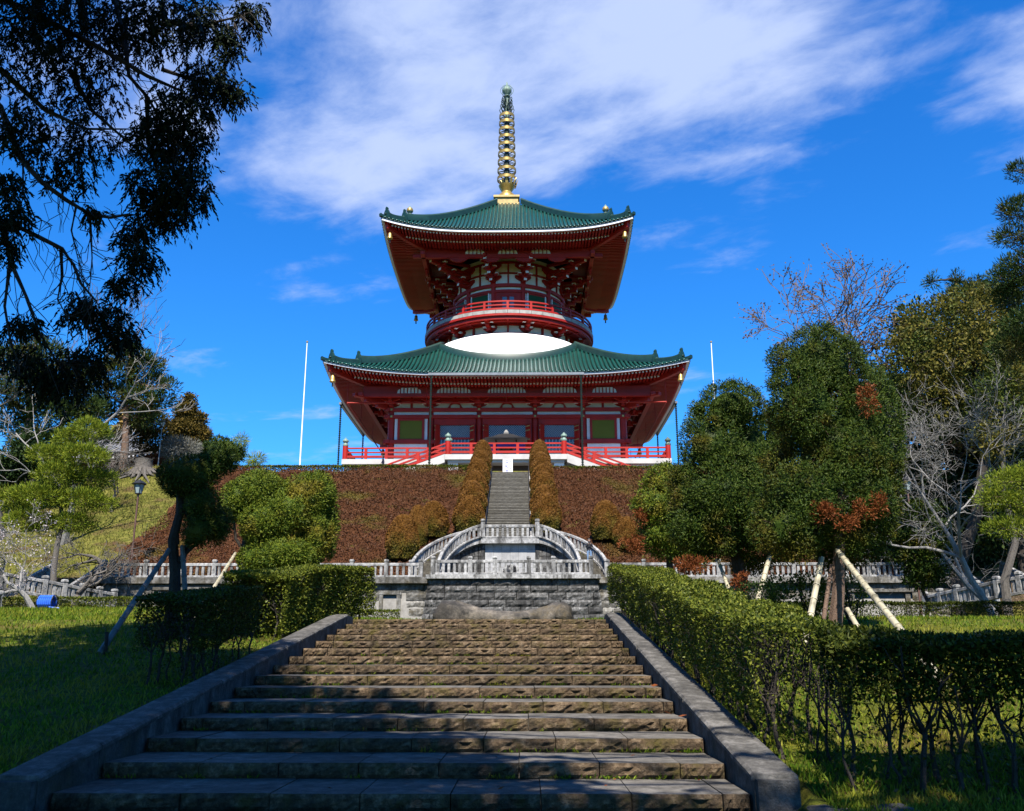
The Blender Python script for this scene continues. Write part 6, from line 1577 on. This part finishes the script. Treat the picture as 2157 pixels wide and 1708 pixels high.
# people: one continuous skinned body each, clothes by height, hair as a part
M['skin'] = paint('skin', (.5,.3,.21), .55, .05, 8); M['jeans'] = paint('blue_jeans', (.16,.26,.42), .85, .2, 9); M['darkcloth'] = paint('dark_jacket', (.012,.013,.02), .85, .3, 6)
M['navy'] = paint('navy_coat', (.012,.014,.045), .85, .3, 6); M['hair'] = paint('black_hair', (.008,.007,.007), .5, .3, 9); M['greytrouser'] = paint('charcoal_trousers', (.03,.03,.035), .85, .2, 6)
def person(label, foot, H, facing, arms, stride, mats):
    """facing: rotation about z (0 = towards the camera); arms: 'phone' or 'down'"""
    x, y, z = foot; s = H/1.72; J = {}
    J['pel'] = (0, 0, .92, .125); J['wai'] = (0, .01, 1.06, .115); J['che'] = (0, .01, 1.27, .14); J['nek'] = (0, .0, 1.45, .055); J['hd0'] = (0, -.015, 1.55, .078); J['hd1'] = (0, -.02, 1.64, .088); J['hd2'] = (0, -.01, 1.69, .06)
    E = [('pel','wai'),('wai','che'),('che','nek'),('nek','hd0'),('hd0','hd1'),('hd1','hd2')]
    for sd, n in ((-1, 'l'), (1, 'r')):
        f = stride*sd
        J['hip'+n] = (sd*.1, 0, .86, .095); J['kne'+n] = (sd*.105, -.06*f-.02, .48, .066); J['ank'+n] = (sd*.11, .12*f, .09, .045); J['toe'+n] = (sd*.125, .12*f-.15, .04, .035)
        J['sho'+n] = (sd*.18, .01, 1.4, .062)
        if arms == 'phone': J['elb'+n] = (sd*.24, -.08, 1.14, .046); J['wri'+n] = (sd*.07, -.27, 1.33, .033); J['han'+n] = (sd*.045, -.31, 1.40, .034)
        else: J['elb'+n] = (sd*.235, .04-.05*f, 1.12, .046); J['wri'+n] = (sd*.245, -.03-.1*f, .89, .034); J['han'+n] = (sd*.24, -.05-.12*f, .8, .036)
        E += [('pel','hip'+n),('hip'+n,'kne'+n),('kne'+n,'ank'+n),('ank'+n,'toe'+n),('che','sho'+n),('sho'+n,'elb'+n),('elb'+n,'wri'+n),('wri'+n,'han'+n)]
        hx, hy, hz_, _ = J['han'+n]; up = arms == 'phone'
        for q in range(5):
            k = 'f%d%s' % (q, n); off = (q-1.5)*.018
            if q < 4: J[k] = (hx+off*(1 if not up else .6), hy-.012, hz_+(.075 if up else -.085)*(1-.08*abs(q-1.5)), .009)
            else: J[k] = (hx-sd*.035, hy-.02, hz_+(.03 if up else -.03), .009)
            E.append(('han'+n, k))
    keys = list(J); me = bpy.data.meshes.new('body'); me.from_pydata([Vector(J[k][:3])*s for k in keys], [(keys.index(a), keys.index(b)) for a, b in E], [])
    o = bpy.data.objects.new('tmp', me); COL.objects.link(o); md = o.modifiers.new('s', 'SKIN')
    for i, k in enumerate(keys): me.skin_vertices[0].data[i].radius = (J[k][3]*s*(1.25 if k in ('che', 'pel', 'wai') else 1), J[k][3]*s)
    me.skin_vertices[0].data[keys.index('pel')].use_root = True
    sb = o.modifiers.new('d', 'SUBSURF'); sb.levels = 1
    dg = bpy.context.evaluated_depsgraph_get(); m2 = bpy.data.meshes.new_from_object(o.evaluated_get(dg)); bpy.data.objects.remove(o)
    m2.materials.clear()
    for m in mats: m2.materials.append(M[m])
    hand = [Vector(J['hanl'][:3])*s, Vector(J['hanr'][:3])*s]
    for f in m2.polygons:
        c = f.center; h = c.z/s
        f.material_index = 3 if h < .1 else (2 if h < .9 else (1 if h < 1.46 else 0))
        if min((c-q).length for q in hand) < .1*s: f.material_index = 0
        f.use_smooth = True
    root = thing('person', foot, label, 'person'); root.rotation_euler = (0, 0, facing)
    b = bpy.data.objects.new('body', m2); COL.objects.link(b); b.parent = root
    def loc(name, mb, mat):
        q = bpy.data.objects.new(name, mb.mesh(name, M[mat], smooth='all')); COL.objects.link(q); q.parent = root; q.scale = (s, s, s); return q
    mb = MB(); mb.lathe([(.09,-.16),(.1,-.05),(.103,.03),(.08,.09),(.03,.115)], (0, .018, 1.65), 12); loc('hair', mb, 'hair')
    mb = MB(); mb.lathe([(.004,-.02),(.018,-.012),(.009,.03)], (0, -.115, 1.6), 6); loc('nose', mb, 'skin')
    for sx in (-1, 1): mb = MB(); mb.lathe([(.004,-.012),(.012,0),(.004,.012)], (sx*.034, -.102, 1.635), 6); loc('eye', mb, 'hair')
    mb = MB(); mb.box(-.025, .025, -.1, -.085, 1.548, 1.558); loc('mouth', mb, 'signred')
    for sx in (-1, 1): mb = MB(); mb.lathe([(.004,-.03),(.018,0),(.006,.03)], (sx*.094, -.01, 1.62), 6); loc('ear', mb, 'skin')
    return root
# one on the right horseshoe stair taking a picture, one passing before the pagoda platform
pz = at(1241, 1135, 64.6).z
person('person in dark jacket and blue jeans holding up a phone on the right horseshoe stair', (at(1241, 1150, 64.6).x, 64.6, pz-1.7), 1.7, 0, 'phone', .0, ['skin', 'darkcloth', 'jeans', 'darkcloth'])
px_ = at(1241, 1150, 64.6).x
tag(MB().box(px_-.075, px_+.075, 64.26, 64.27, pz-1.7+1.40, pz-1.7+1.49).build('phone', M['dark']), 'small dark phone held up by the person on the right stair', 'phone')
p = at(807, 959.5, 92.5)
person('person in a dark navy coat walking before the left half of the pagoda platform', (p.x, 92.5, p.z-1.7), 1.7, -pi/2, 'down', 1.0, ['skin', 'navy', 'greytrouser', 'darkcloth'])
# fallen leaves and weeds on the lower steps
lm = leaf_mesh('fallen_leaf', [(0, 0, 0)], [(1, 0, .15)], .13, .06, M['dead'])
spots = [(1625,1672,5,'orange leaf on the middle steps near the right end'),(1680,1752,3,'orange leaf leaning in the corner of the third step at right'),(1655,1758,3,'small brown leaf before the corner leaf on the third step')]
for sx_, sy_, i, lb in spots:
    yy = SY1+i*ST+.1+.5*random.random(); p = at(sx_/1.159, 1500, yy)
    o = link('fallen_leaf', lm, None, (min(p.x, SXC+SW-.1), yy, (i+1)*SR+.02)); o.rotation_euler = (random.uniform(-.3, .3), random.uniform(-.3, .3), random.uniform(0, 6)); tag(o, lb, 'leaf', 'fallen leaves')
for i in range(18):
    k = random.choice([0, 0, 1, 1, 2, 3, 4]); x = SXC+random.uniform(-3, 3); y = SY1+k*ST+random.uniform(.1, 1.0)
    o = link('fallen_leaf', lm, None, (x, y, (k+1)*SR+.015)); o.rotation_euler = (random.uniform(-.2, .2), random.uniform(-.2, .2), random.uniform(0, 6)); o.scale = (random.uniform(.3, .6),)*3
    tag(o, 'scattered small dry leaf lying on the treads of the lower steps', 'leaf', 'small dry leaves on the lower steps')
PW, DW = [], []
for i in range(150):
    k = random.randrange(0, 9); x = SXC+random.uniform(-3.1, 3.15) if k > 1 or random.random() < .2 else SXC+random.uniform(.8, 3.15); y = SY1+(k+1)*ST-.035; m_ = random.randrange(4, 16)
    P_ = RNG.normal(0, 1, (m_, 3))*np.array([.05, .015, .004])+np.array([x, y, (k+1)*SR+.004]); D_ = RNG.normal(0, .6, (m_, 3)); D_[:, 2] = abs(D_[:, 2])+.6; D_[:, 1] -= .4; PW.append(P_); DW.append(D_)
PW = np.concatenate(PW); tag(leaves('step_weeds', PW, np.concatenate(DW), RNG.uniform(.03, .075, len(PW)), .014, M['grass']), 'tiny weeds and moss growing in the step joints', 'weeds', kind='stuff')

n = 700; X = np.concatenate([RNG.uniform(2.6, 6.5, n//2), RNG.uniform(-9, -5, n-n//2)]); Y = RNG.uniform(8.6, 19, n); Zg = np.array([ground_z(a, b) for a, b in zip(X, Y)])
D = RNG.normal(0, 1, (n, 3)); D[:, 2] *= .25
tag(leaves('leaf_litter', np.stack([X, Y, Zg+.03+.03*RNG.random(n)], 1), D, RNG.uniform(.03, .08, n), .035, M['brownleaf']), 'brown leaf litter scattered under the hedges and on the lawn', 'leaf litter', kind='stuff')
